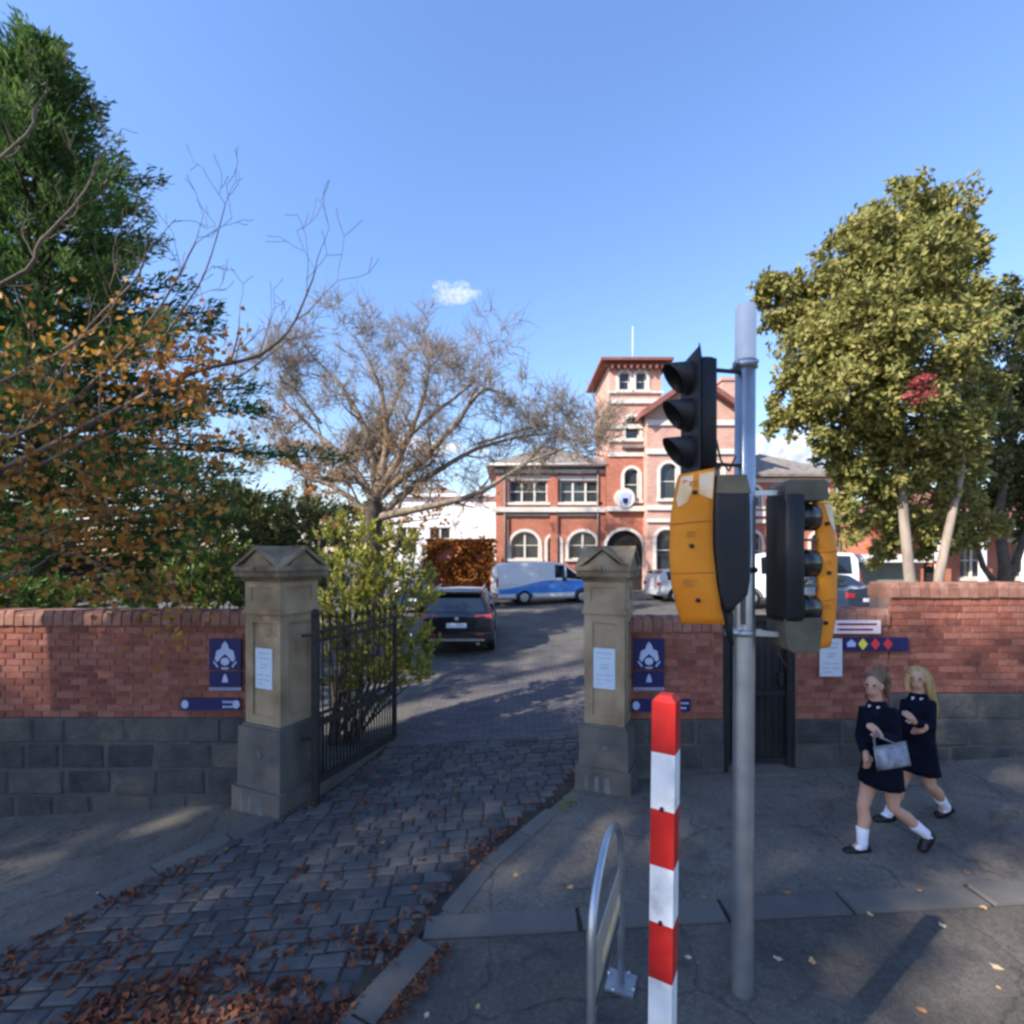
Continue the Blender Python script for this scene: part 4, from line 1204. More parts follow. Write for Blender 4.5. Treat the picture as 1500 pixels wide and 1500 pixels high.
def cottage():
    root = thing('brick_cottage', 'small red brick cottage with white verandah posts behind the gum trees', 'house', (21.5, 26, .8)); org = Vector(root.location)
    f = Facade(root, org, 18.2, 28, .4, 4.3, 26, 7, M['bbrick'])
    f.window(19.6, 1.1, 1.6, 3.4, False, 2); f.window(21.4, 1.0, .9, 3.3, False, 1, True, True); f.window(23.4, 1.3, 1.6, 3.4, False, 2); f.window(26, 1.3, 1.6, 3.4, False, 2)
    f.build()
    b = MB(); hip_roof(b, 18.2, 28, 24.6, 33, 4.3, 2.3, .3); b.build('roof', M['redroof'], root, org)
    for x in (18.4, 20.5, 22.6, 24.7, 26.8):
        b = MB(); b.box((x, 24.6, 2.35), (.22, .22, 3.9)); b.box((x, 24.6, .75), (.34, .34, .7)); b.build('verandah_post', M['render'], root, org)
    b = MB(); b.box((23.1, 24.55, 4.15), (9.9, .16, .32)); b.build('fascia', M['render'], root, org)
    b = MB(); b.box((23.1, 25.2, .62), (10, 1.6, .3)); b.build('verandah_floor', M['kerb'], root, org)
cottage()

def carport():
    root = thing('white_shed', 'low white roofed shed between the gum tree trunks', 'shed', (16.1, 22, .7)); org = Vector(root.location)
    b = MB(); b.box((16.1, 23, 1.5), (2.6, 2, 1.9)); b.build('wall', mat('grey_green_boards', [(.2, .21, .19), (.26, .27, .24)], 3, .9), root, org)
    b = MB(); b.box((16.1, 22.8, 2.62), (3.0, 2.8, .34)); b.build('roof', M['render'], root, org)
carport()
# ------------------------------------------------------------------ vehicles
M['carblack'] = mat('black_car_paint', [(0.008, 0.009, 0.012), (0.012, 0.013, 0.018)], 2, 0.25, coat=1.0)
M['carwhite'] = mat('white_car_paint', [(0.70, 0.71, 0.74), (0.76, 0.77, 0.79)], 2, 0.35, coat=0.6)
M['carblue'] = mat('blue_livery', [(0.03, 0.20, 0.66), (0.045, 0.26, 0.74)], 2, 0.35, coat=0.6)
M['carnavy'] = mat('dark_blue_car_paint', [(0.015, 0.025, 0.05), (0.022, 0.035, 0.065)], 2, 0.25, coat=1.0)
M['carsilver'] = mat('silver_car_paint', [(0.50, 0.51, 0.52), (0.56, 0.57, 0.58)], 2, 0.35, metal=.3, coat=0.6)
M['tyre'] = mat('tyre_rubber', [(0.012, 0.012, 0.012), (0.022, 0.022, 0.022)], 9, 0.9)
M['rim'] = mat('alloy_rim', [(0.35, 0.36, 0.37), (0.45, 0.46, 0.46)], 9, 0.35, metal=.6)
M['carglass'] = mat('tinted_car_glass', [(0.006, 0.010, 0.016), (0.012, 0.018, 0.026)], 1.5, 0.05, spec=0.8)
M['taillight'] = mat('red_lamp_plastic', [(0.42, 0.012, 0.02), (0.52, 0.03, 0.035)], 9, 0.2, coat=.8)
M['plate'] = mat('number_plate', [(0.60, 0.62, 0.66), (0.66, 0.68, 0.70)], 9, 0.5)
M['bumper'] = mat('grey_bumper', [(0.14, 0.14, 0.15), (0.2, 0.2, 0.2)], 6, 0.5)
M['headlamp'] = mat('clear_lamp', [(0.5, 0.52, 0.55), (0.62, 0.64, 0.66)], 9, 0.15, coat=.8)

def car(name, label, loc, rz, st, body, lower=None, wheel_r=.33, wheels=(.18, .80), glass=((2, 3),), cat='car', van=False, wtrack=None, rear=True):
    """st: stations (x, z_bottom, z_mid, z_belt, z_roof, w_mid, w_belt, w_roof) from tail (x=0) to nose, +x forward"""
    root = thing(name, label, cat, loc, rz)
    rings = []
    for (x, zb, zm, zl, zr, wm, wl, wr) in st:
        half = [(wm * .86, zb), (wm * .985, zb + .10), (wm, zm), (wl, zl), (wr, zr - .035), (wr - .10, zr), (0, zr + .02)]
        ring = [Vector((x, -w, z)) for (w, z) in half] + [Vector((x, w, z)) for (w, z) in half[::-1][1:]]
        rings.append(ring)
    n = len(rings[0])
    b = MB(); vs = [p for r in rings for p in r]
    for i in range(len(rings) - 1):
        for k in range(n):
            k2 = (k + 1) % n
            row = k if k < 6 else n - 2 - k
            mi = 1 if (lower and row in (1,)) or (lower and row == 0) else 0
            b.add([rings[i][k], rings[i + 1][k], rings[i + 1][k2], rings[i][k2]], [(0, 1, 2, 3)], mi, True)
    b.add(rings[0], [tuple(range(n))]); b.add(rings[-1], [tuple(range(n - 1, -1, -1))])
    bd = b.build('body', [body, lower or body], root)
    me = bd.data
    bm = bmesh.new(); bm.from_mesh(me); bmesh.ops.remove_doubles(bm, verts=bm.verts, dist=.0005); bmesh.ops.recalc_face_normals(bm, faces=bm.faces)
    for e in bm.edges:
        if len(e.link_faces) == 2 and e.calc_face_angle(0) > .55: e.smooth = False
    bm.to_mesh(me); bm.free()
    L = st[-1][0]
    # side glass
    for (i, j) in glass:
        for s in (-1, 1):
            q = []
            for (k, t) in ((i, .0), (j, .0)):
                x, zb, zm, zl, zr, wm, wl, wr = st[k]
                q.append((Vector((x, s * wl, zl)), Vector((x, s * wr, zr - .035))))
            (a0, a1), (c0, c1) = q
            def P(u, v):
                lo = a0.lerp(c0, u); hi = a1.lerp(c1, u); return lo.lerp(hi, v)
            pts = [P(.05, .08), P(.95, .08), P(.93, .90), P(.07, .90)]
            nrm = (pts[1] - pts[0]).cross(pts[3] - pts[0]).normalized()
            if nrm.y * s < 0: nrm = -nrm
            b = MB(); b.add([p + nrm * .008 for p in pts] + [p - nrm * .03 for p in pts], [(0, 1, 2, 3) if s < 0 else (3, 2, 1, 0), (0, 4, 5, 1), (1, 5, 6, 2), (2, 6, 7, 3), (3, 7, 4, 0)]); b.build('side_window', M['carglass'], bd)
    wm = max(s[5] for s in st)
    for t in wheels:
        for s in (-1, 1):
            x = L * t; z = wheel_r
            b = MB(); b.tube([(x, s * (wm - .20), z), (x, s * (wm - .01), z), (x, s * (wm + .012), z)], [wheel_r, wheel_r, wheel_r * .93], 22); w = b.build('wheel', M['tyre'], root)
            b = MB(); b.tube([(x, s * (wm - .06), z), (x, s * (wm + .018), z), (x, s * (wm + .022), z)], [wheel_r * .62, wheel_r * .62, wheel_r * .5], 18); b.build('rim', M['rim'], w)
            b = MB(); rr = []
            for k in range(13):
                a = math.pi * k / 12
                c_, s_ = math.cos(a), math.sin(a)
                rr.append([Vector((x + wheel_r * 1.04 * c_, s * (wm + .002), z + wheel_r * 1.04 * s_)), Vector((x + wheel_r * 1.22 * c_, s * (wm + .004), z + wheel_r * 1.22 * s_)), Vector((x + wheel_r * 1.22 * c_, s * (wm - .05), z + wheel_r * 1.22 * s_)), Vector((x + wheel_r * 1.04 * c_, s * (wm - .05), z + wheel_r * 1.04 * s_))])
            b.loft(rr, 0, True); b.build('wheel_arch', M['tyre'], bd)
    return root, bd

def tail_quad(bd, st, v0, v1, u, m, name, off=.012, st_i=(0, 1)):
    """a panel on the sloping tail between stations (belt to roof)"""
    pass

SUV = [(0.0, .34, .62, .98, 1.00, .86, .84, .80), (.06, .30, .66, 1.05, 1.10, .93, .88, .80), (.30, .28, .70, 1.08, 1.58, .95, .90, .66), (.55, .28, .72, 1.08, 1.68, .96, .91, .68),
       (1.55, .28, .72, 1.06, 1.71, .96, .91, .70), (2.55, .28, .72, 1.04, 1.64, .96, .91, .68), (3.35, .28, .72, 1.02, 1.08, .95, .89, .72), (4.3, .30, .68, .94, .98, .92, .82, .66), (4.68, .34, .62, .80, .84, .80, .70, .55)]
def suv():
    Y = 13.3; X = -1.38
    z = g(X, Y)
    root, bd = car('parked_suv', 'black four wheel drive parked on the drive, rear to the gate', (X - .05, Y - .1, z + .005), math.radians(91), SUV, M['carblack'], None, .36, (.19, .80), ((2, 3), (3, 4), (4, 5)))
    def rq(p, name, m, par=bd, th=.02):
        n = (Vector(p[1]) - Vector(p[0])).cross(Vector(p[3]) - Vector(p[0])).normalized()
        if n.x > 0: n = -n
        b = MB(); a = [Vector(q) + n * th for q in p] + [Vector(q) - n * .03 for q in p]
        b.add(a, [(0, 1, 2, 3), (7, 6, 5, 4), (1, 0, 4, 5), (2, 1, 5, 6), (3, 2, 6, 7), (0, 3, 7, 4)]); return b.build(name, m, par)
    rq([(.07, .74, 1.13), (.07, -.74, 1.13), (.285, -.58, 1.55), (.285, .58, 1.55)], 'rear_window', M['carglass'])
    for s in (-1, 1):
        rq([(.035, s * .50, .95), (.06, s * .90, .98), (.085, s * .90, 1.08), (.05, s * .47, 1.05)], 'tail_light', M['taillight'], th=.035)
        b = MB(); b.bar((.5, s * .64, 1.70), (2.3, s * .66, 1.73), .04, .04); b.build('roof_rail', M['rim'], root)
        b = MB(); b.tube([(-.04, s * .55, .33), (.1, s * .55, .33)], .05, 10); b.build('exhaust', M['rim'], root)
        b = MB(); b.box((3.05, s * 1.02, 1.08), (.12, .20, .14)); b.build('mirror', M['carblack'], root)
    rq([(-.012, .26, .74), (-.012, -.26, .74), (-.005, -.26, .86), (-.005, .26, .86)], 'number_plate', M['plate'])
    b = MB(); b.tube([(-.03, 0, .965), (.02, 0, .965)], .06, 14); b.build('badge', M['rim'], bd)
    b = MB(); b.box((-.02, 0, .52), (.16, 1.72, .16)); bp = b.build('bumper', M['carblack'], root)
    b = MB(); b.box((-.06, 0, .445), (.14, 1.45, .05)); b.build('skid_strip', M['galv'], bp)
    for s in (-1, 1):
        b = MB(); b.box((-.105, s * .62, .58), (.02, .2, .05)); b.build('reflector', M['taillight'], bp)
    b = MB(); b.box((.27, 0, 1.64), (.30, 1.24, .05)); b.build('spoiler', M['carblack'], root)
    b = MB(); b.tube([(.10, 0, 1.18), (.16, -.35, 1.24)], .012, 6); b.build('wiper', M['tyre'], root)
suv()

VAN0 = [(0.0, .30, .80, 1.10, 1.30, .84, .84, .82), (.05, .26, .84, 1.14, 1.62, .88, .87, .78), (.22, .26, .86, 1.16, 1.84, .90, .88, .74), (1.0, .26, .86, 1.16, 1.90, .91, .89, .75), (2.45, .26, .86, 1.15, 1.90, .91, .89, .75), (2.95, .26, .86, 1.14, 1.84, .91, .88, .72),
       (3.75, .26, .84, 1.08, 1.18, .90, .86, .70), (4.35, .28, .78, .98, 1.02, .86, .80, .64), (4.62, .32, .60, .76, .80, .76, .66, .5)]
VAN = [(x * 1.12, zb, zm * 1.02, zl * 1.03, zr * 1.04, wm, wl, wr) for (x, zb, zm, zl, zr, wm, wl, wr) in VAN0]
def van():
    X, Y = -0.86, 24.4; a = math.radians(13)
    z = g(X + 2, Y + .6)
    root, bd = car('delivery_van', 'white delivery van with a blue band along its side in the courtyard', (X, Y, z), a, VAN, M['carwhite'], None, .34, (.245, .80), ((4, 5), (5, 6)), 'van')
    # blue band proud of both flanks
    for s in (-1, 1):
        b = MB(); rows = [[], []]
        xs_ = [.06, .5, 1.0, 1.6, 2.2, 2.8, 3.4, 3.95, 4.35]
        for x in xs_:
            for (i, (p, q)) in enumerate(zip(VAN, VAN[1:])):
                if p[0] <= x <= q[0]:
                    t = (x - p[0]) / (q[0] - p[0]); zl = p[3] + (q[3] - p[3]) * t; wm = p[5] + (q[5] - p[5]) * t; wl = p[6] + (q[6] - p[6]) * t; zm = p[2] + (q[2] - p[2]) * t; zb = p[1]; break
            up = .86 + .14 * smooth((x - .3) / 2.2)
            def wat(zz):
                return wm + (wl - wm) * max(0, (zz - zm) / (zl - zm)) if zz > zm else wm
            z0 = .50 + .02 * x; z1 = min(zl - .01, up * .86 + .28 * smooth((x - .2) / 2.4))
            rows[0].append(Vector((x, s * (wat(z0) * .997 + .008), z0))); rows[1].append(Vector((x, s * (wat(z1) + .009), z1)))
        k = len(xs_)
        zmid = [Vector((p.x, s * (.918 if .3 < p.x < 3.6 else abs(p.y) + .006), .86)) for p in rows[0]]
        for i in range(k):
            zmid[i].y = s * (max(abs(rows[0][i].y), abs(rows[1][i].y)) + .004); zmid[i].z = min(rows[1][i].z - .02, VAN[3][2])
        vs = rows[0] + zmid + rows[1]
        fs = [(i, i + 1, k + i + 1, k + i) for i in range(k - 1)] + [(k + i, k + i + 1, 2 * k + i + 1, 2 * k + i) for i in range(k - 1)]
        if s > 0: fs = [f[::-1] for f in fs]
        b.add(vs, fs, 0, True); b.build('blue_band', M['carblue'], bd)
        b = MB(); b.box((.03, s * .80, 1.02), (.10, .12, .42)); b.build('tail_light', M['taillight'], root)
        b = MB(); b.box((3.2, s * 1.0, 1.18), (.14, .18, .18)); b.build('mirror', M['tyre'], root)
        b = MB(); b.box((4.42, s * .60, .86), (.14, .28, .14)); b.build('headlight', M['headlamp'], root)
        b = MB(); b.box((2.55, s * .925, 1.05), (.18, .02, .035)); b.build('door_handle', M['tyre'], bd)
    b = MB(); b.box((-.02, 0, .44), (.14, 1.7, .18)); b.build('bumper', M['bumper'], root)
    b = MB(); b.add([(.012, .62, 1.32), (.012, -.62, 1.32), (.10, -.60, 1.70), (.10, .60, 1.70)] , [(0, 1, 2, 3)]); b.add([(.05, .62, 1.32), (.05, -.62, 1.32), (.14, -.60, 1.70), (.14, .60, 1.70)] , [(3, 2, 1, 0)]); b.build('rear_window', M['carglass'], bd)
    b = MB(); b.box((-.01, 0, .80), (.02, .4, .12)); b.build('number_plate', M['plate'], root)
    b = MB(); b.add([(2.99, -.66, 1.80), (2.99, .66, 1.80), (3.72, .68, 1.20), (3.72, -.68, 1.20)], [(3, 2, 1, 0)]); b.add([(2.97, -.66, 1.77), (2.97, .66, 1.77), (3.70, .68, 1.17), (3.70, -.68, 1.17)], [(0, 1, 2, 3)]); b.build('windscreen', M['carglass'], bd)
van()

SEDAN = [(0.0, .34, .58, .86, .88, .80, .76, .70), (.08, .28, .60, .95, .99, .86, .80, .70), (.75, .26, .62, .96, 1.02, .88, .82, .66), (1.35, .26, .62, .95, 1.40, .88, .82, .58), (2.3, .26, .62, .94, 1.44, .88, .82, .60), (2.65, .26, .62, .93, 1.38, .88, .82, .58),
         (3.35, .26, .60, .90, .95, .88, .80, .66), (4.2, .28, .56, .78, .82, .84, .74, .60), (4.48, .32, .5, .66, .70, .74, .62, .5)]
HATCH = [(0.0, .32, .60, .92, 1.0, .80, .78, .74), (.10, .28, .62, .98, 1.28, .85, .80, .66), (.35, .26, .64, .99, 1.46, .87, .82, .62), (1.2, .26, .64, .98, 1.52, .88, .82, .63), (2.1, .26, .64, .96, 1.46, .88, .82, .61),
         (2.95, .26, .62, .92, .98, .87, .80, .66), (3.7, .28, .56, .80, .84, .82, .72, .58), (3.95, .32, .5, .68, .72, .72, .6, .5)]
def small(name, label, X, Y, a, st, m, glass, cat='car', wr=.31, wt=(.19, .80)):
    root, bd = car(name, label, (X, Y, g(X, Y)), math.radians(a), st, m, None, wr, wt, glass, cat)
    s0, s1 = st[0], st[1]
    for s in (-1, 1):
        b = MB(); b.box((.04, s * (s1[5] - .17), s0[3] - .08), (.12, .26, .14)); b.build('tail_light', M['taillight'], root)
        b = MB(); b.box((st[-2][0] + .1, s * (st[-2][5] - .26), st[-2][3] - .14), (.16, .3, .12)); b.build('headlight', M['headlamp'], root)
    i = 1 if st is HATCH else 2
    p, q = st[i], st[i + 1]
    y0, y1 = p[7] - .06, q[7] - .10
    b = MB(); b.add([(p[0] - .01, y0, p[4] + .05), (p[0] - .01, -y0, p[4] + .05), (q[0] - .03, -y1, q[4] - .01), (q[0] - .03, y1, q[4] - .01)], [(0, 1, 2, 3)]); b.add([(p[0] + .05, y0, p[4] + .02), (p[0] + .05, -y0, p[4] + .02), (q[0] + .03, -y1, q[4] - .05), (q[0] + .03, y1, q[4] - .05)], [(3, 2, 1, 0)]); b.build('rear_window', M['carglass'], bd)
    b = MB(); b.box((-.01, 0, .62), (.03, .4, .12)); b.build('number_plate', M['plate'], root)
    b = MB(); b.box((-.01, 0, .42), (.12, st[1][5] * 1.8, .16)); b.build('bumper', m, root)
    return root
small('parked_car', 'dark blue car half hidden behind the shrub and the black four wheel drive', -4.3, 22.0, 80, HATCH, M['carnavy'], ((2, 3), (3, 4)))
small('parked_car', 'silver hatchback parked before the school entrance behind the right hand pillar', 6.6, 24.2, 12, HATCH, M['carsilver'], ((2, 3), (3, 4)))
small('parked_car', 'dark blue sedan with red tail light behind the brick wall', 12.05, 17.3, 100, SEDAN, M['carnavy'], ((3, 4), (4, 5)))
small('parked_car', 'pale blue hatchback glimpsed between pole and right hand traffic signal', 12.2, 25.5, 84, HATCH, M['carsilver'], ((2, 3), (3, 4)))
WVAN = [(0.0, .34, .90, 1.20, 1.4, .86, .86, .84), (.05, .28, .94, 1.24, 1.9, .92, .91, .82), (.20, .28, .95, 1.25, 2.12, .94, .92, .78), (1.6, .28, .95, 1.25, 2.16, .95, .93, .80), (3.1, .28, .95, 1.24, 2.14, .95, .93, .80), (3.5, .28, .95, 1.22, 2.05, .95, .92, .76),
        (4.25, .28, .9, 1.12, 1.22, .93, .88, .74), (4.8, .32, .8, .98, 1.02, .86, .78, .62)]
def wvan():
    X, Y = 13.4, 20.3
    root, bd = car('parked_van', 'white passenger van with dark windows parked behind the brick wall', (X, Y, g(X, Y) - .0), math.radians(168), WVAN, M['carwhite'], None, .34, (.2, .8), ((2, 3), (3, 4), (4, 5)), 'van')
    for s in (-1, 1):
        b = MB(); b.box((.03, s * .84, 1.1), (.08, .12, .5)); b.build('tail_light', M['taillight'], root)
    b = MB(); b.add([(.02, .7, 1.36), (.02, -.7, 1.36), (.12, -.68, 1.92), (.12, .68, 1.92)], [(0, 1, 2, 3)]); b.add([(.06, .7, 1.36), (.06, -.7, 1.36), (.16, -.68, 1.92), (.16, .68, 1.92)], [(3, 2, 1, 0)]); b.build('rear_window', M['carglass'], bd)
    b = MB(); b.box((-.01, 0, .45), (.14, 1.7, .2)); b.build('bumper', M['bumper'], root)
wvan()
# ------------------------------------------------------------------ trees and shrubs
def leafmat(name, cols, trans=0.3, rough=0.55, mix=0.65, scale=0.9):
    return mat(name, cols, scale, rough, rnd='island', mixrnd=mix, trans=trans, spec=0.25)
M['gumleaf'] = leafmat('gum_leaf', [(0.07, 0.08, 0.02), (0.15, 0.16, 0.04), (0.25, 0.24, 0.07), (0.36, 0.32, 0.10), (0.34, 0.26, 0.09)])
M['gumdark'] = leafmat('dark_gum_leaf', [(0.03, 0.04, 0.014), (0.07, 0.08, 0.024), (0.13, 0.135, 0.042), (0.22, 0.20, 0.065)])
M['needle'] = leafmat('conifer_needle', [(0.018, 0.045, 0.018), (0.05, 0.11, 0.03), (0.13, 0.21, 0.05), (0.26, 0.33, 0.08)], 0.35, 0.6, 0.4, 0.7)
M['shrubleaf'] = leafmat('shrub_leaf', [(0.08, 0.11, 0.018), (0.20, 0.23, 0.035), (0.34, 0.34, 0.055), (0.46, 0.42, 0.10), (0.48, 0.28, 0.09)], 0.3, 0.4, 0.8)
M['gardenleaf'] = leafmat('garden_leaf', [(0.03, 0.05, 0.012), (0.07, 0.11, 0.022), (0.14, 0.19, 0.035), (0.26, 0.29, 0.08)], 0.3, 0.45, 0.6)
M['lime'] = leafmat('yellow_green_leaf', [(0.09, 0.14, 0.025), (0.17, 0.22, 0.04), (0.27, 0.29, 0.06), (0.30, 0.24, 0.06)])
M['autumn'] = leafmat('autumn_leaf', [(0.20, 0.065, 0.018), (0.36, 0.14, 0.025), (0.46, 0.22, 0.035), (0.42, 0.27, 0.06)], 0.35)
M['autumnobj'] = mat('autumn_leaf_single', [(0.16, 0.065, 0.02), (0.30, 0.13, 0.028), (0.40, 0.21, 0.045), (0.44, 0.29, 0.09)], 3, 0.6, rnd='object', mixrnd=.9, trans=.35)
M['rust'] = leafmat('rust_ivy_leaf', [(0.10, 0.09, 0.03), (0.18, 0.05, 0.016), (0.34, 0.11, 0.026), (0.46, 0.18, 0.04), (0.40, 0.25, 0.07)], 0.2)
M['planeleaf'] = leafmat('plane_leaf', [(0.06, 0.07, 0.02), (0.12, 0.12, 0.03), (0.2, 0.14, 0.04)])
M['redleaf'] = leafmat('red_leaf', [(0.32, 0.05, 0.06), (0.45, 0.10, 0.11)])

def rvec(r):
    while True:
        v = Vector((r.uniform(-1, 1), r.uniform(-1, 1), r.uniform(-1, 1)))
        if 0.05 < v.length < 1: return v

def leaf(mb, p, s, r, asp=0.5, axis=None, droop=0.0):
    d = rvec(r).normalized()
    if axis is not None: d = (d * .7 + axis).normalized()
    d.z -= droop; d.normalize()
    n = rvec(r); a = d.cross(n)
    if a.length < 1e-4: a = d.orthogonal()
    a.normalize(); c = d.cross(a)
    h = s * asp * .5
    q = p + d * (s * .55)
    mb.v.extend([tuple(p), tuple(q + a * h + c * (s * .08)), tuple(p + d * s), tuple(q - a * h + c * (s * .08))])
    k = len(mb.v) - 4
    mb.f.append([k, k + 1, k + 2, k + 3]); mb.m.append(0); mb.sm.append(False)

def crown_clump(mb, c, rad, n, s, r, asp=.5, squash=.85, sub=None, droop=0.0):
    """leaves gathered in many small tufts spread through an uneven ball"""
    c = Vector(c); sub = sub or max(6, int(n / 45))
    for _ in range(sub):
        d = rvec(r).normalized()
        rr = rad * (r.uniform(.45, 1.0) ** .6) * (1 + .28 * noise.noise(Vector(c) + d * 1.7))
        t = c + Vector((d.x * rr, d.y * rr, d.z * rr * squash))
        tr = rad * r.uniform(.17, .32)
        for _ in range(int(n / sub)):
            o = rvec(r)
            leaf(mb, t + o * tr, s * r.uniform(.7, 1.3), r, asp, None, droop)

def grow(mb, tips, p, d, L, rad, depth, r, bend=.25, up=.12, split=3, ratio=.68, spread=.75, sides=None, minr=.004, lift=None):
    """a limb that wanders, tapers and throws side branches"""
    n = 4 if depth > 1 else 3
    pts = [p.copy()]; rads = [rad]; dirs = [d.copy()]
    for i in range(n):
        d = (d + rvec(r) * bend + Vector((0, 0, up))).normalized()
        p = p + d * (L / n); pts.append(p.copy()); rads.append(max(minr, rad * (1 - .62 * (i + 1) / n))); dirs.append(d.copy())
    mb.tube(pts, rads, sides or (7 if rad > .08 else 5 if rad > .03 else 3), cap=False)
    tips.append((pts[-1], d, depth))
    if depth <= 0: return
    for k in range(split):
        i = r.randint(1, n) if k else n
        t = dirs[i]
        side = t.cross(rvec(r)).normalized()
        nd = (t * (1 - spread * .55) + side * spread).normalized()
        grow(mb, tips, pts[i], nd, L * ratio * r.uniform(.75, 1.15), rads[i] * .78, depth - 1, r, bend, up, split, ratio, spread, None, minr)

def limb(mb, tips, pts, r0, r1, r, depth=2, every=2, L=1.2, sub=4, **kw):
    """a limb through given points, with side growth along it"""
    P = []
    pts = [Vector(p) for p in pts]
    for i in range(len(pts) - 1):
        for k in range(sub):
            t = k / sub
            p0 = pts[max(i - 1, 0)]; p1 = pts[i]; p2 = pts[i + 1]; p3 = pts[min(i + 2, len(pts) - 1)]
            q = 0.5 * ((2 * p1) + (p2 - p0) * t + (2 * p0 - 5 * p1 + 4 * p2 - p3) * t * t + (3 * p1 - p0 - 3 * p2 + p3) * t ** 3)
            P.append(q + rvec(r) * (r0 * .25))
    P.append(pts[-1])
    n = len(P)
    rads = [r0 + (r1 - r0) * (i / (n - 1)) ** .8 for i in range(n)]
    mb.tube(P, rads, 9 if r0 > .1 else 6, cap=False)
    for i in range(2, n, every):
        d = (P[i] - P[i - 1]).normalized()
        side = d.cross(rvec(r)).normalized()
        nd = (d * .55 + side * .7 + Vector((0, 0, .15))).normalized()
        grow(mb, tips, P[i], nd, L * r.uniform(.6, 1.1), max(.004, rads[i] * .55), depth, r, **kw)
    grow(mb, tips, P[-1], (P[-1] - P[-2]).normalized(), L * .8, r1 * .9, depth, r, **kw)

# -- conifer behind the left wall
def conifer():
    r = random.Random(11)
    X, Y = -10.7, 11.6; zg = g(X, Y); top = 14.0
    root = thing('conifer_tree', 'tall dark green conifer rising behind the brick wall', 'tree', (X, Y, zg)); org = Vector(root.location)
    b = MB(); b.tube([(X, Y, zg - .1), (X + .05, Y, 5), (X + .1, Y, 10), (X + .15, Y, top - .4)], [.38, .28, .16, .03], 10); b.build('trunk', M['barkdark'], root, org)
    br = MB(); cr = MB()
    H = top - 1.4
    for i in range(330):
        t = (i + r.random()) / 330
        z = 1.4 + H * t
        prof = (1 - t) ** 1.0 * 6.7 + .38
        a = i * 2.399963 + r.uniform(-.3, .3)
        L = prof * r.uniform(.55, 1.02) * (1 + .14 * math.sin(a * 3 + z) + .26 * math.sin(z * 4.0))
        d = Vector((math.cos(a), math.sin(a), 0))
        n = 6; pts = []
        for k in range(n + 1):
            s = k / n
            pts.append(Vector((X, Y, z)) + d * (L * s) + Vector((0, 0, L * (.16 * s - .16 * s * s) + (.55 * s ** 3) * (.5 + .5 * t))))
        br.tube(pts, [.05 * (1 - .8 * k / n) + .006 for k in range(n + 1)], 4, cap=False)
        m = int(7 + L * 4.2)
        for k in range(m):
            s = .28 + .74 * (k + r.random()) / m
            j = min(n - 1, int(s * n)); p = pts[j].lerp(pts[j + 1], min(1.1, s * n - j))
            side = d.cross(Vector((0, 0, 1))) * r.uniform(-1, 1) * (.55 * (1.15 - s) + .12) * min(1.0, L * .4)
            c = p + side + Vector((0, 0, r.uniform(-.14, .16)))
            ax = (d * .75 + side * .7 + Vector((0, 0, .45))).normalized()
            tr = .17 + .09 * r.random()
            for _ in range(20):
                leaf(cr, c + rvec(r) * tr, .17 * r.uniform(.6, 1.4), r, .26, ax)
    for k in range(90):
        c = Vector((X + .12, Y, top - r.uniform(0, 1.5))) + rvec(r) * .45
        for _ in range(10): leaf(cr, c + rvec(r) * .12, .19, r, .3, Vector((0, 0, 1)))
    br.build('branches', M['barkdark'], root, org)
    stuff(cr.build('crown', M['needle'], root, org))
conifer()

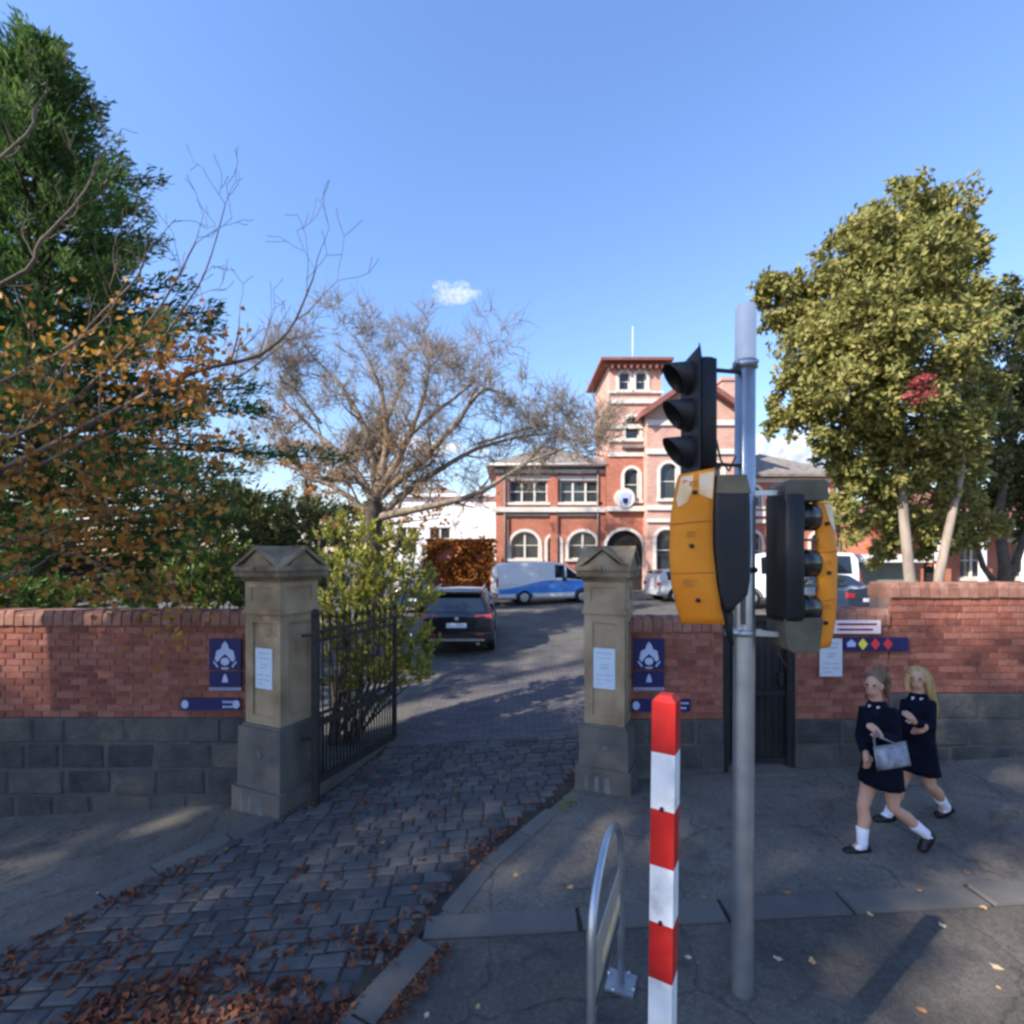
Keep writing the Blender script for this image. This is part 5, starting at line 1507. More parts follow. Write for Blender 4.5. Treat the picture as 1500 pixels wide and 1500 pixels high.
# -- street tree reaching in from the left, nearly bare, with the last orange leaves
def autumn_tree():
    r = random.Random(5)
    X, Y = -7.3, 4.5; zg = g(X, Y)
    root = thing('autumn_tree', 'street tree with bare branches and last orange leaves over the wall', 'tree', (X, Y, zg)); org = Vector(root.location)
    T = Vector((X, Y, 2.3))
    b = MB(); b.tube([(X, Y, zg - .1), (X + .02, Y, 1), T, (X - .1, Y + .1, 4.5), (X - .1, Y + .3, 6.5)], [.24, .20, .18, .13, .07], 10, cap=False); b.build('trunk', M['bark'], root, org)
    lb = MB(); tips = []
    kw = dict(bend=.22, up=.10, split=2, ratio=.66, spread=.6, minr=.0032)
    U = Vector((X - .1, Y + .1, 4.3))
    L = [([T, px(0, 690, 5.2), px(150, 612, 5.3), px(285, 545, 5.4), px(380, 520, 5.5), px(432, 470, 5.6), px(462, 395, 5.7)], .075, .012, 1.0),
         ([T + Vector((0, 0, .6)), px(0, 700, 5.0), px(140, 640, 5.2), px(260, 600, 5.4), px(340, 560, 5.6), px(420, 500, 5.9)], .05, .010, .9),
         ([U, px(0, 418, 5.1), px(60, 352, 5.2), px(110, 300, 5.3), px(135, 262, 5.3)], .05, .010, .8),
         ([U, px(0, 232, 5.1), px(50, 160, 5.2), px(75, 130, 5.2)], .035, .008, .6),
         ([T + Vector((.3, .1, .9)), px(20, 640, 5.3), px(150, 545, 5.5), px(235, 450, 5.6), px(285, 358, 5.7)], .05, .012, .8),
         ([px(40, 630, 5.3), px(130, 480, 5.4), px(205, 400, 5.4), px(215, 320, 5.4)], .032, .008, .7),
         ([px(180, 600, 5.4), px(250, 480, 5.5), px(300, 400, 5.6), px(330, 300, 5.7)], .028, .007, .7),
         ([T + Vector((.2, .1, -.1)), px(0, 800, 5.1), px(110, 765, 5.2), px(240, 742, 5.3), px(305, 705, 5.4)], .035, .008, .8),
         ([T + Vector((.2, .1, -.3)), px(0, 850, 5.0), px(90, 810, 5.1), px(170, 842, 5.2), px(190, 875, 5.2)], .028, .007, .7),
         ([px(60, 660, 5.2), px(120, 690, 5.25), px(200, 690, 5.3), px(260, 650, 5.4)], .022, .006, .8),
         ([px(0, 560, 5.0), px(80, 520, 5.1), px(150, 470, 5.2), px(180, 420, 5.3)], .03, .007, .8)]
    for (pts, r0, r1, LL) in L: limb(lb, tips, pts, r0 * .58, r1 * .62, r, 2, 2, LL * .62, **kw)
    lb.build('branches', M['bark'], root, org)
    # single leaves, the largest parts of the crown
    lm = []
    for _ in range(4):
        b = MB(); n = 10; ring = []
        rad = [1, .72, .95, .62, .9, .45, .9, .62, .95, .72]
        for k in range(n):
            a = 2 * math.pi * k / n; rr = .5 * rad[k] * r.uniform(.85, 1.1)
            ring.append((rr * math.cos(a), rr * .85 * math.sin(a), .10 * math.cos(2 * a) + r.uniform(-.04, .04)))
        b.add(ring + [(0, 0, -.06)], [(k, (k + 1) % n, n) for k in range(n)]); lm.append(b.mesh('leaf', M['autumnobj']))
    cand = []
    for (p, d, dep) in tips:
        u = 750 + p.x / p.y * 750; v = 815 - (p.z - CAM_H) / p.y * 750
        w = smooth((v - 400) / 200) * (1 - smooth((u - 230) / 190))
        if v > 430 and r.random() < w + .05: cand.append((p, d))
    r.shuffle(cand)
    cnt = 0
    for (p, d) in cand * 6:
        if cnt >= 295: break
        o = link('leaf', r.choice(lm), root)
        o.location = p + rvec(r) * .10 + Vector((0, 0, -.03)) - org
        s = r.uniform(.065, .125); o.scale = (s, s, s)
        o.rotation_euler = (r.uniform(-1.2, 1.2) + .8, r.uniform(-.8, .8), r.uniform(0, 6.3)); cnt += 1
    cr = MB()
    for (p, d) in cand * 5:
        leaf(cr, p + rvec(r) * .42, .08, r, .75)
    for _ in range(700):
        v_ = r.uniform(520, 875); u_ = r.uniform(-30, 330) * (1 - .35 * (v_ > 760))
        if noise.noise(Vector((u_ * .012, v_ * .014, 4))) > -.12: leaf(cr, px(u_, v_, r.uniform(4.9, 5.6)), r.uniform(.06, .10), r, .75)
    stuff(cr.build('small_leaves', M['autumn'], root, org))
autumn_tree()

# -- wide bare tree in the court
def bare_tree():
    r = random.Random(23)
    D = 20.0; X = (545 - 750) / 750 * D; zg = g(X, D)
    root = thing('bare_tree', 'wide spreading bare tree with fine grey brown twigs in the courtyard', 'tree', (X, D, zg)); org = Vector(root.location)
    b = MB(); F = px(548, 735, D)
    b.tube([(X, D, zg - .1), (X + .02, D, zg + .5), px(545, 790, D), F], [.55, .46, .42, .38], 12, cap=False); b.build('trunk', M['barkdark'], root, org)
    lb = MB(); tips = []
    kw = dict(bend=.30, up=.09, split=3, ratio=.70, spread=.85, minr=.008)
    S = px(548, 760, D)
    Ls = [([F, px(520, 690, 20), px(470, 640, 20.5), px(420, 590, 21)], .20, .04, 1.7), ([F, px(545, 660, 20), px(510, 580, 20.2), px(472, 535, 20.4)], .22, .04, 1.9),
          ([F, px(565, 660, 19.8), px(560, 580, 19.5), px(538, 525, 19.3)], .20, .04, 1.8), ([F, px(585, 670, 19.5), px(615, 600, 19), px(628, 545, 18.8)], .20, .04, 1.8),
          ([F, px(600, 690, 19.6), px(660, 630, 19.2), px(710, 570, 19), px(735, 585, 19)], .18, .035, 1.8), ([S, px(640, 690, 20), px(720, 650, 20.5), px(805, 635, 21)], .17, .03, 1.6),
          ([S, px(620, 745, 19.5), px(700, 722, 19.3), px(770, 680, 19.2), px(845, 650, 19)], .19, .03, 1.5), ([S, px(500, 720, 20.2), px(440, 690, 20.5), px(400, 650, 21)], .15, .03, 1.5),
          ([F, px(560, 640, 21), px(590, 560, 22), px(595, 525, 22.5)], .17, .03, 1.8), ([F, px(600, 640, 21), px(680, 570, 22), px(690, 560, 22.5)], .15, .03, 1.7),
          ([px(700, 650, 20.2), px(765, 630, 20.3), px(800, 625, 20.4)], .08, .025, 1.4), ([px(760, 690, 19.3), px(810, 640, 19.4), px(845, 645, 19.5)], .08, .02, 1.2),
          ([px(470, 620, 20.4), px(432, 570, 20.5), px(412, 540, 20.5)], .08, .025, 1.4)]
    for (pts, r0, r1, LL) in Ls: limb(lb, tips, pts, r0, r1, r, 4, 2, LL * .70, 4, **kw)
    for (p, d, dep) in tips:
        if dep > 1: continue
        for _ in range(1):
            e = (d * .6 + rvec(r) * .9 + Vector((0, 0, .12))).normalized()
            lb.tube([p - d * r.uniform(0, .3), p + e * r.uniform(.25, .7)], [.010, .006], 3, cap=False)
    lb.build('branches', M['twig'], root, org)
    cr = MB()
    for (p, d, dep) in tips:
        u = 750 + p.x / p.y * 750; v = 815 - (p.z - CAM_H) / p.y * 750
        if v > 610 and u < 640 and r.random() < .12:
            for _ in range(5): leaf(cr, p + rvec(r) * .28, .14, r, .6)
    stuff(cr.build('last_leaves', M['autumn'], root, org))
bare_tree()

def leafy_tree(name, label, base, trunks, clumps, D, lm, bark, seed, dens=1.0, s=.16, asp=.42, group=None, droop=.35, extra=None, limbs=True):
    r = random.Random(seed)
    root = thing(name, label, 'tree', (base[0], base[1], g(*base)), 0, group); org = Vector(root.location)
    b = MB(); tips = []
    for k, (pts, r0, r1) in enumerate(trunks):
        b = MB(); b.tube(pts, [r0 + (r1 - r0) * i / (len(pts) - 1) for i in range(len(pts))], 10, cap=False); b.build('trunk', bark, root, org)
    lb = MB(); cr = MB(); ends = [Vector(t[0][-1]) for t in trunks] + [Vector(t[0][-2]) for t in trunks]
    for (x, y, rr, dd) in clumps:
        c = px(x, y, D + dd); rad = rr * D / 750
        e = min(ends, key=lambda q: (q - c).length)
        if limbs:
            lb.tube([e, e.lerp(c, .5) + rvec(r) * .2, c], [.07, .05, .02], 5, cap=False)
            for _ in range(5): lb.tube([c, c + rvec(r) * rad * .8], [.02, .006], 3, cap=False)
        crown_clump(cr, c, rad, int(1500 * dens * (rr / 70) ** 2), s, r, asp, .9, None, droop)
    if limbs: lb.build('limbs', bark, root, org)
    stuff(cr.build('crown', lm, root, org))
    if extra: extra(root, org, r)
    return root

def gum():
    D = 13.0
    def ex(root, org, r):
        b = MB()
        for (x, y) in ((1340, 556), (1352, 575), (1362, 558), (1335, 585)):
            crown_clump(b, px(x, y, 11.1), .20, 46, .11, r, .5, .8, 5)
        stuff(b.build('red_leaves', M['redleaf'], root, org))
    tr = [([px(1338, 905, D), px(1333, 850, D), px(1324, 760, D), px(1318, 660, D), px(1312, 560, D), px(1316, 430, D)], .145, .06),
          ([px(1372, 905, D), px(1376, 840, D), px(1393, 760, D), px(1408, 690, D), px(1404, 590, D), px(1385, 470, D)], .125, .05)]
    cl = [(1302, 322, 50, 0), (1372, 330, 52, .3), (1250, 372, 55, -.2), (1408, 370, 34, .2), (1325, 400, 75, -.6), (1220, 440, 62, 0), (1150, 440, 44, .2), (1130, 420, 26, 0), (1270, 480, 70, -1), (1385, 450, 58, .6), (1350, 510, 72, -.8),
          (1190, 520, 58, -.3), (1165, 580, 40, 0), (1245, 570, 62, -.8), (1155, 620, 26, 0), (1310, 600, 62, -.6), (1400, 560, 50, .8), (1215, 625, 36, -.3), (1370, 640, 60, -.2), (1270, 660, 44, 0), (1310, 690, 48, .2), (1250, 720, 32, .3), (1400, 680, 46, .8), (1345, 720, 44, .4), (1425, 610, 40, 1), (1292, 745, 34, .6), (1262, 770, 26, .8), (1350, 760, 30, .8), (1405, 735, 36, 1), (1440, 770, 30, 1.4), (1300, 790, 22, 1), (1240, 690, 26, .6), (1330, 770, 30, .9), (1375, 775, 28, 1), (1290, 815, 18, 1.2), (1415, 790, 26, 1.4), (1225, 660, 30, .4), (1350, 800, 20, 1.4)]
    p = px(1352, 900, D)
    leafy_tree('gum_tree', 'tall gum tree with two pale leaning trunks behind the brick wall', (p.x, p.y), tr, cl, D, M['gumleaf'], M['gumbark'], 31, 3.1, .165, .5, extra=ex)
    D = 16.0
    tr = [([px(1468, 900, D), px(1472, 830, D), px(1462, 760, D), px(1480, 640, D)], .2, .08), ([px(1475, 900, D), px(1478, 850, D), px(1500, 790, D), px(1530, 700, D)], .16, .06), ([px(1466, 865, D), px(1440, 830, D), px(1428, 790, D), px(1420, 740, D)], .10, .04)]
    cl = [(1462, 445, 40, 0), (1500, 470, 50, 0), (1475, 520, 52, 0), (1520, 560, 60, .3), (1460, 590, 48, .2), (1490, 650, 56, 0), (1450, 690, 46, .3), (1530, 690, 60, .5), (1480, 735, 44, .6), (1435, 740, 34, .8), (1530, 770, 44, .8), (1580, 600, 80, 1), (1570, 480, 60, 1)]
    p = px(1470, 895, D)
    leafy_tree('dark_gum_tree', 'darker leafy tree with crooked dark trunks beside the pale trunked gum', (p.x, p.y), tr, cl, D, M['gumdark'], M['barkdark'], 37, 1.9, .19, .46)
    D = 20.5
    tr = [([px(1232, 880, D), px(1230, 800, D), px(1225, 740, D)], .12, .05)]
    cl = [(1222, 715, 34, 0), (1240, 745, 34, 0), (1215, 760, 26, 0), (1228, 790, 24, 0), (1262, 720, 34, .5), (1280, 750, 28, .5)]
    p = px(1232, 875, D)
    leafy_tree('weeping_tree', 'yellow green weeping tree behind the white passenger van', (p.x, p.y), tr, cl, D, M['lime'], M['bark'], 41, .9, .24, .30, droop=1.2)
    D = 23.0
    tr = [([px(1318, 880, D), px(1316, 820, D), px(1312, 790, D)], .1, .04)]
    cl = [(1305, 800, 26, 0), (1330, 790, 24, 0), (1312, 830, 22, 0), (1345, 820, 20, 0), (1290, 780, 18, 0)]
    p = px(1318, 875, D)
    leafy_tree('orange_tree', 'small orange leaved tree in front of the brick cottage', (p.x, p.y), tr, cl, D, M['rust'], M['bark'], 43, .8, .20, .6, droop=.3)
    D = 25.0
    tr = [([px(455, 870, D), px(452, 780, D), px(448, 700, D)], .22, .08)]
    cl = [(425, 630, 34, 0), (450, 665, 36, 0), (430, 700, 34, 0), (480, 705, 40, 0), (500, 740, 36, 0), (460, 745, 40, 0), (530, 700, 26, 1), (590, 700, 20, 1), (620, 715, 24, 1), (650, 735, 22, 1), (580, 745, 26, 1), (400, 600, 20, 0), (600, 765, 26, 1), (640, 760, 22, 1), (620, 790, 26, 1), (655, 705, 18, 1), (560, 775, 26, 1)]
    p = px(455, 865, D)
    leafy_tree('orange_brown_tree', 'orange brown leaved tree behind the wide bare tree', (p.x, p.y), tr, cl, D, M['autumn'], M['bark'], 47, .42, .22, .6, droop=.3)
    D = 34.0
    for k, (xx, yy, lab) in enumerate(((470, 790, 'dark evergreen tree far behind the orange brown tree'), (330, 760, 'dark evergreen tree far behind the conifer'))):
        tr = [([px(xx, 870, D), px(xx, yy, D)], .2, .1)]
        cl = [(xx - 50, yy - 20, 44, 0), (xx, yy - 45, 50, 0), (xx + 45, yy - 15, 44, 0), (xx - 80, yy + 20, 36, 0), (xx + 80, yy + 15, 36, 0), (xx, yy + 20, 50, 0)]
        p = px(xx, 860, D)
        leafy_tree('evergreen_tree', lab, (p.x, p.y), tr, cl, D, M['gumdark'], M['barkdark'], 50 + k, .6, .42, .5)
gum()

# -- shrubs
def shrub(name, label, base, stems, clumps, D, lm, seed, dens=1.0, s=.12, asp=.5, cat='shrub', upright=.6, h=1.2):
    r = random.Random(seed)
    zg = g(*base)
    root = thing(name, label, cat, (base[0], base[1], zg)); org = Vector(root.location)
    sb = MB(); cr = MB()
    for (x, y, rr, dd) in clumps:
        c = px(x, y, D + dd); rad = rr * D / 750
        q = Vector((base[0] + r.uniform(-.25, .25), base[1] + r.uniform(-.2, .2), zg - .03))
        sb.tube([q, q.lerp(c, .5) + rvec(r) * .1, c], [.028, .02, .008], 5, cap=False)
        n = int(260 * dens * (rr / 30) ** 2)
        for t in range(max(4, n // 14)):
            d = rvec(r).normalized(); o = c + d * rad * r.uniform(.35, 1.0)
            ax = (d * .5 + Vector((0, 0, upright))).normalized()
            e = o + ax * s * 1.6
            sb.tube([c.lerp(o, .5), o, e], [.006, .005, .002], 3, cap=False)
            for k in range(14): leaf(cr, o.lerp(e, k / 13) + rvec(r) * .02, s * r.uniform(.7, 1.25), r, asp, ax)
    sb.build('stems', M['bark'], root, org)
    stuff(cr.build('foliage', lm, root, org))
D = 7.7
p = px(545, 1080, D)
cl = [(500, 800, 26, .2), (540, 790, 28, .3), (585, 800, 28, .5), (515, 840, 36, 0), (560, 845, 38, .1), (605, 835, 30, .5), (500, 890, 36, -.1), (550, 900, 42, -.1), (600, 890, 34, .3), (625, 870, 22, .6), (510, 945, 38, -.1), (560, 955, 40, 0), (605, 945, 32, .4), (500, 985, 28, 0), (545, 1000, 34, 0), (590, 990, 34, .2), (620, 985, 22, .5), (480, 790, 12, .3), (500, 770, 10, .3), (482, 920, 18, 0)]
shrub('leafy_shrub', 'tall glossy yellow green shrub with reddish tips behind the iron gate', (p.x - .45, D + .1), 0, cl, D, M['shrubleaf'], 61, 1.25, .105, .42)
D = 8.4
cl = [(315, 800, 30, 0), (345, 830, 30, 0), (280, 850, 32, 0), (330, 870, 34, 0), (240, 870, 26, 0), (220, 885, 22, 0), (360, 880, 28, 0), (290, 885, 30, 0), (170, 885, 24, .2), (120, 888, 24, .3), (60, 885, 24, .3), (20, 880, 26, .3)]
p = px(290, 1000, D)
shrub('garden_shrub', 'low green shrub showing over the brick wall left of the gateway', (p.x, D + .2), 0, cl, D, M['gardenleaf'], 67, 1.1, .12, .5)
D = 11
cl = [(410, 800, 30, 0), (440, 770, 34, 0), (380, 780, 34, 0), (470, 800, 26, 0), (350, 750, 30, 0), (420, 840, 40, 0), (380, 850, 40, 0), (455, 850, 34, 0)]
p = px(415, 990, D)
shrub('dark_shrub', 'dark green bush behind the gate pillar below the conifer', (p.x, D), 0, cl, D, M['gumdark'], 71, 1.2, .17, .5)

# -- ivy covered wall across the court
def ivy():
    r = random.Random(77); Y = 27.6; x0, x1 = -4.6, -1.05
    root = thing('ivy_wall', 'garden wall covered in rust coloured ivy beside the delivery van', 'wall', ((x0 + x1) / 2, Y, g(-3, Y))); org = Vector(root.location)
    b = MB(); z0 = g(-3, Y) - .1; z1 = 3.55; b.box(((x0 + x1) / 2, Y + .15, (z0 + z1) / 2), (x1 - x0, .3, z1 - z0)); b.build('wall', M['bbrick'], root, org)
    b = MB(); b.box(((x0 + x1) / 2, Y + .15, z1 + .05), (x1 - x0 + .1, .4, .1)); b.build('coping', M['slatecap'], root, org)
    cr = MB()
    for _ in range(8200):
        x, z = r.uniform(x0 - .3, x1 + .15), r.uniform(z0 + .1, z1 + .35)
        if z > z1 + .3 * noise.noise(Vector((x * 2.2, 5, 1))) + .12: continue
        if noise.noise(Vector((x * 1.1, z * .9, 3))) > -.28: leaf(cr, Vector((x, Y - .02 - r.random() * (.22 + .5 * max(0, noise.noise(Vector((x * 1.7, z * 1.7, 9))))), z)), r.uniform(.10, .22), r, .75, Vector((0, -.3, -.3)))
    stuff(cr.build('ivy', M['rust'], root, org))
ivy()

# -- unseen plane trees across the road, crowns shaped along sun rays to shade the footpath
def plane_trees():
    r = random.Random(97); SY = -9.5
    lit = [(3.2, 2.9, 2.7, 1.45), (1.25, 4.15, 1.35, .85)]
    targets = []
    for i in range(22):
        for j in range(8):
            x, y = -7.6 + i * .72 + r.uniform(-.25, .25), 2.2 + j * .62 + r.uniform(-.2, .2)
            if any(((x - a) / e) ** 2 + ((y - b_) / f) ** 2 < 1 for (a, b_, e, f) in lit): continue
            targets.append((x, y, g(x, y)))
    for i in range(18):
        x = -6.8 + i * .62
        for z in (.5, 1.15, 1.8, 2.4):
            if (x < -4.7 and z > 1 and r.random() < .88) or (x > 4.2 and z > 1.3 and r.random() < .88) or (z > 2 and r.random() < .5): continue
            targets.append((x + r.uniform(-.2, .2), 6.0, z))
    for _ in range(13):
        targets.append((r.uniform(-1.5, 4), r.uniform(7.0, 8.2), .1))
    for _ in range(18):
        targets.append((r.uniform(-1.5, 7), r.uniform(10, 19), .2))
    for z in (.15, .6, 1.0): targets.append((.57, 1.98, z))
    for z in (.15, .6, 1.05, 1.5, 1.95): targets.append((1.39, 3.05, z))
    for z in (.1, .5, .9, 1.2): targets.append((.4, 2.5, z)); targets.append((.66, 3.1, z))
    trees = []
    for k, X in enumerate((-13.2, -19.0, -24.6, -30.4)):
        zg = g(X, SY) - .14
        root = thing('plane_tree', 'tall leafy plane tree standing across the road behind the viewer', 'tree', (X, SY, zg), 0, 'plane trees across the road')
        trees.append((X, root, MB(), MB(), zg, [0]))
    for (x, y, z) in targets:
        P = Vector((x, y, z)); t = (y - SY - r.uniform(-1.3, 1.3)) / -SUN_DIR.y
        c = P + SUN_DIR * t
        X, root, lb, cr, zg, top = min(trees, key=lambda T: abs(T[0] - c.x))
        top[0] = max(top[0], c.z)
        s0 = Vector((X, SY, max(4.0, c.z - 2.5 - abs(c.x - X) * .6)))
        lb.tube([s0, s0.lerp(c, .5) + Vector((0, 0, .3)), c], [.07, .05, .02], 4, cap=False)
        for _ in range(44): leaf(cr, c + rvec(r) * r.uniform(.38, .62), .28 * r.uniform(.7, 1.3), r, .8)
    for (X, root, lb, cr, zg, top) in trees:
        org = Vector(root.location)
        b = MB(); b.tube([(X, SY, zg - .1), (X, SY, 2), (X + .1, SY, 7), (X, SY, max(9, top[0] - 1))], [.45, .36, .28, .06], 10, cap=False); b.build('trunk', M['bark'], root, org)
        if cr.f:
            lb.build('limbs', M['bark'], root, org); stuff(cr.build('crown', M['planeleaf'], root, org))
plane_trees()
# ------------------------------------------------------------------ clouds
def cloud(label, c, size, seed, dens, n=14):
    r = random.Random(seed); b = MB()
    for k in range(n):
        t = r.uniform(-1, 1)
        p = Vector((c[0] + t * size[0] * .75, c[1] + r.uniform(-.4, .4) * size[1], c[2] + r.uniform(-.5, .5) * size[2] * (1 - abs(t) * .6)))
        q = r.uniform(.22, .42) * (1 - .4 * abs(t))
        b.ball(p, (size[0] * q, size[1] * q, size[2] * q * 1.5), nu=14, nv=10)
    o = b.build('cloud', None, None)
    o.data.materials.clear()
    remesh(o, size[2] * .07, 3)
    m = bpy.data.materials.new('cloud_vapour'); m.use_nodes = True; nt = m.node_tree; nt.nodes.clear()
    out = nt.nodes.new('ShaderNodeOutputMaterial'); v = nt.nodes.new('ShaderNodeVolumePrincipled')
    v.inputs['Color'].default_value = (.98, .98, .98, 1); v.inputs['Anisotropy'].default_value = .0
    geo = nt.nodes.new('ShaderNodeNewGeometry'); nz = nt.nodes.new('ShaderNodeTexNoise'); nz.inputs['Scale'].default_value = 3.2 / size[2]; nz.inputs['Detail'].default_value = 6
    nt.links.new(geo.outputs['Position'], nz.inputs['Vector'])
    mr = nt.nodes.new('ShaderNodeMapRange'); mr.inputs['From Min'].default_value = .42; mr.inputs['From Max'].default_value = .62; mr.inputs['To Max'].default_value = dens
    nt.links.new(nz.outputs['Fac'], mr.inputs['Value']); nt.links.new(mr.outputs[0], v.inputs['Density']); nt.links.new(v.outputs[0], out.inputs['Volume'])
    o.data.materials.append(m)
    org = Vector(c); 
    me = o.data
    for vv in me.vertices: vv.co -= org
    o.location = org
    return tag(o, label, 'cloud')
def cpx(x, y, Y): return px(x, y, Y)
cloud('small white puff of cloud alone in the blue sky', cpx(664, 431, 600), (40, 26, 17), 3, .05)
cloud('bright white cloud low behind the school and the gum tree', cpx(1165, 662, 620), (70, 40, 46), 8, .16)
cloud('long low white cloud seen through the bare tree twigs', cpx(615, 655, 620), (95, 40, 16), 12, .12, 22)

# ------------------------------------------------------------------ fallen leaves
def fallen():
    r = random.Random(15)
    lm = []
    for _ in range(4):
        b = MB(); n = 9; ring = []
        for k in range(n):
            a = 2 * math.pi * k / n; rr = .5 * (1 if k % 2 == 0 else .68) * r.uniform(.85, 1.1)
            ring.append((rr * math.cos(a), rr * .8 * math.sin(a), .16 * abs(math.cos(a)) * r.uniform(.3, 1)))
        b.add(ring + [(0, 0, .0)], [(k, (k + 1) % n, n) for k in range(n)]); lm.append(b.mesh('fallen_leaf', M['dry']))
    def gp(x, y):
        u, v = (x - 750) / 750, (815 - y) / 750
        Y = CAM_H / (.06 * u - v); return Vector((u * Y, Y))
    spots = [(145, 1258), (143, 1311), (90, 1354), (640, 1168), (1140, 1352 + 55), (1190, 1411), (1153, 1313), (1346, 1310), (1380, 1358), (1460, 1420), (1463, 1450), (1350, 1483), (700, 1478), (625, 1490), (1008, 1405), (1416, 1280),
             (835, 1302), (755, 1285), (1085, 1330), (1275, 1345), (1440, 1335), (330, 1250), (1230, 1290), (560, 1240), (1032, 1320)]
    for i, (x, y) in enumerate(spots):
        p = gp(x, y); o = link('fallen_leaf', r.choice(lm))
        o.location = (p.x, p.y, g(p.x, p.y) + (.036 if edge(L_EDGE, p.y) < p.x < edge(R_EDGE, p.y) else .026 if 3.6 < p.y < 3.9 else .011)); s = r.uniform(.035, .075); o.scale = (s, s, s)
        o.rotation_euler = (0, -.06, r.uniform(0, 6.3))
        on_drive = edge(L_EDGE, p.y) < p.x < edge(R_EDGE, p.y)
        zone = 'the cobbled drive' if on_drive else 'the bluestone paving strip' if 3.6 < p.y < 3.9 else 'the asphalt between paving strip and kerb' if p.y < 3.6 else 'the footpath left of the cobbled drive' if p.x < -2 else 'the footpath between paving strip and brick wall'
        tag(o, 'single dry leaf lying on ' + zone, 'leaf', 'single leaves on ' + zone)
    b = MB()
    def put(x, y, s):
        z = g(x, y) + r.uniform(.036, .055)
        leaf(b, Vector((x, y, z)), s, r, .7, Vector((r.uniform(-1, 1), r.uniform(-1, 1), -.02)) * 2.5)
        k = len(b.v)
        for i in range(k - 4, k):
            q = b.v[i]; b.v[i] = (q[0], q[1], max(g(q[0], q[1]) + .034, min(q[2], z + .03)))
    for _ in range(26000):
        y = r.uniform(2.0, 7.2); a, c = edge(L_EDGE, y), edge(R_EDGE, y)
        t = r.random(); x = a + (c - a) * t
        n = noise.noise(Vector((x * 1.5, y * 2.2, 0))) + .5 * noise.noise(Vector((x * 4, y * 5, 2)))
        w = 1.3 * (1 - smooth((y - 3.15) / .75)) + .5 * (1 - smooth((abs(x - (a + .15))) / .22)) * (y < 5) + .35 * (1 - smooth(abs(x - (c - .12)) / .22)) * (y < 5.2) + .05
        if r.random() < w * (.55 + 1.1 * n): put(x, y, .020 + .06 * r.random() ** 1.2)
    for _ in range(500):
        y = r.uniform(2.3, 3.55); x = edge(R_EDGE, y) + .26 + abs(r.gauss(0, .05)); put(x, y, r.uniform(.02, .05))
    for _ in range(260):
        x, y = r.uniform(-4, 5), r.uniform(2.3, 6); put(x, y, r.uniform(.008, .018))
    stuff(tag(b.build('leaf_litter', M['litter']), 'brown leaf litter drifted over the cobbled drive', 'leaf litter'))
M['dry'] = mat('dry_leaf', [(0.30, 0.14, 0.05), (0.46, 0.28, 0.12), (0.55, 0.42, 0.26)], 3, .8, rnd='object', mixrnd=.9)
M['litter'] = mat('brown_leaf_litter', [(0.04, 0.015, 0.010), (0.10, 0.030, 0.015), (0.17, 0.055, 0.024), (0.24, 0.11, 0.05)], 3, .85, rnd='island', mixrnd=.75)
fallen()

def weeds():
    r = random.Random(19); b = MB()
    for (x, y, n) in ((0.60, 5.45, 26), (.50, 5.36, 12)):
        for _ in range(n):
            leaf(b, Vector((x + r.gauss(0, .05), y + r.gauss(0, .05), g(x, y) + .02)), r.uniform(.04, .08), r, .35, Vector((0, 0, .9)))
    tag(b.build('weed_tuft', M['lime']), 'yellow green weed tuft at the foot of the gate pillar', 'weeds'); 
    stuff(bpy.data.objects['weed_tuft'])
weeds()

# ------------------------------------------------------------------ the two students
def oval(c, rx, ry, n=20, rz=0.0, wob=0.0, k=0):
    out = []
    for i in range(n):
        t = 2 * math.pi * i / n
        q = 1 + wob * math.sin(k * t)
        x, y = rx * math.cos(t) * q, ry * math.sin(t) * q
        out.append(Vector((c[0] + x * math.cos(rz) - y * math.sin(rz), c[1] + x * math.sin(rz) + y * math.cos(rz), c[2])))
    return out

def hand(b, w, d, up, s=1.0, curl=.5):
    """palm with four fingers and a thumb, from the wrist w along d"""
    d = d.normalized(); side = d.cross(up).normalized(); nrm = side.cross(d).normalized()
    b.tube([w - d * .02, w + d * .03, w + d * .075], [.020, .027, .028], 8)
    b.ball(w + d * .05, (.03, .03, .03), nu=8, nv=6)
    for k, (o, L) in enumerate(((-.024, .062), (-.008, .072), (.008, .068), (.023, .054))):
        p = w + d * .078 + side * o
        q = p + d * L * .45 * s - nrm * L * .2 * curl; e = q + d * L * .35 - nrm * L * .6 * curl
        b.tube([p - d * .015, p, q, e], [.0095, .0095, .0088, .007], 6)
    p = w + d * .025 - side * .026
    b.tube([p, p - side * .022 + d * .022, p - side * .022 + d * .05 - nrm * .01], [.011, .0105, .0085], 6)

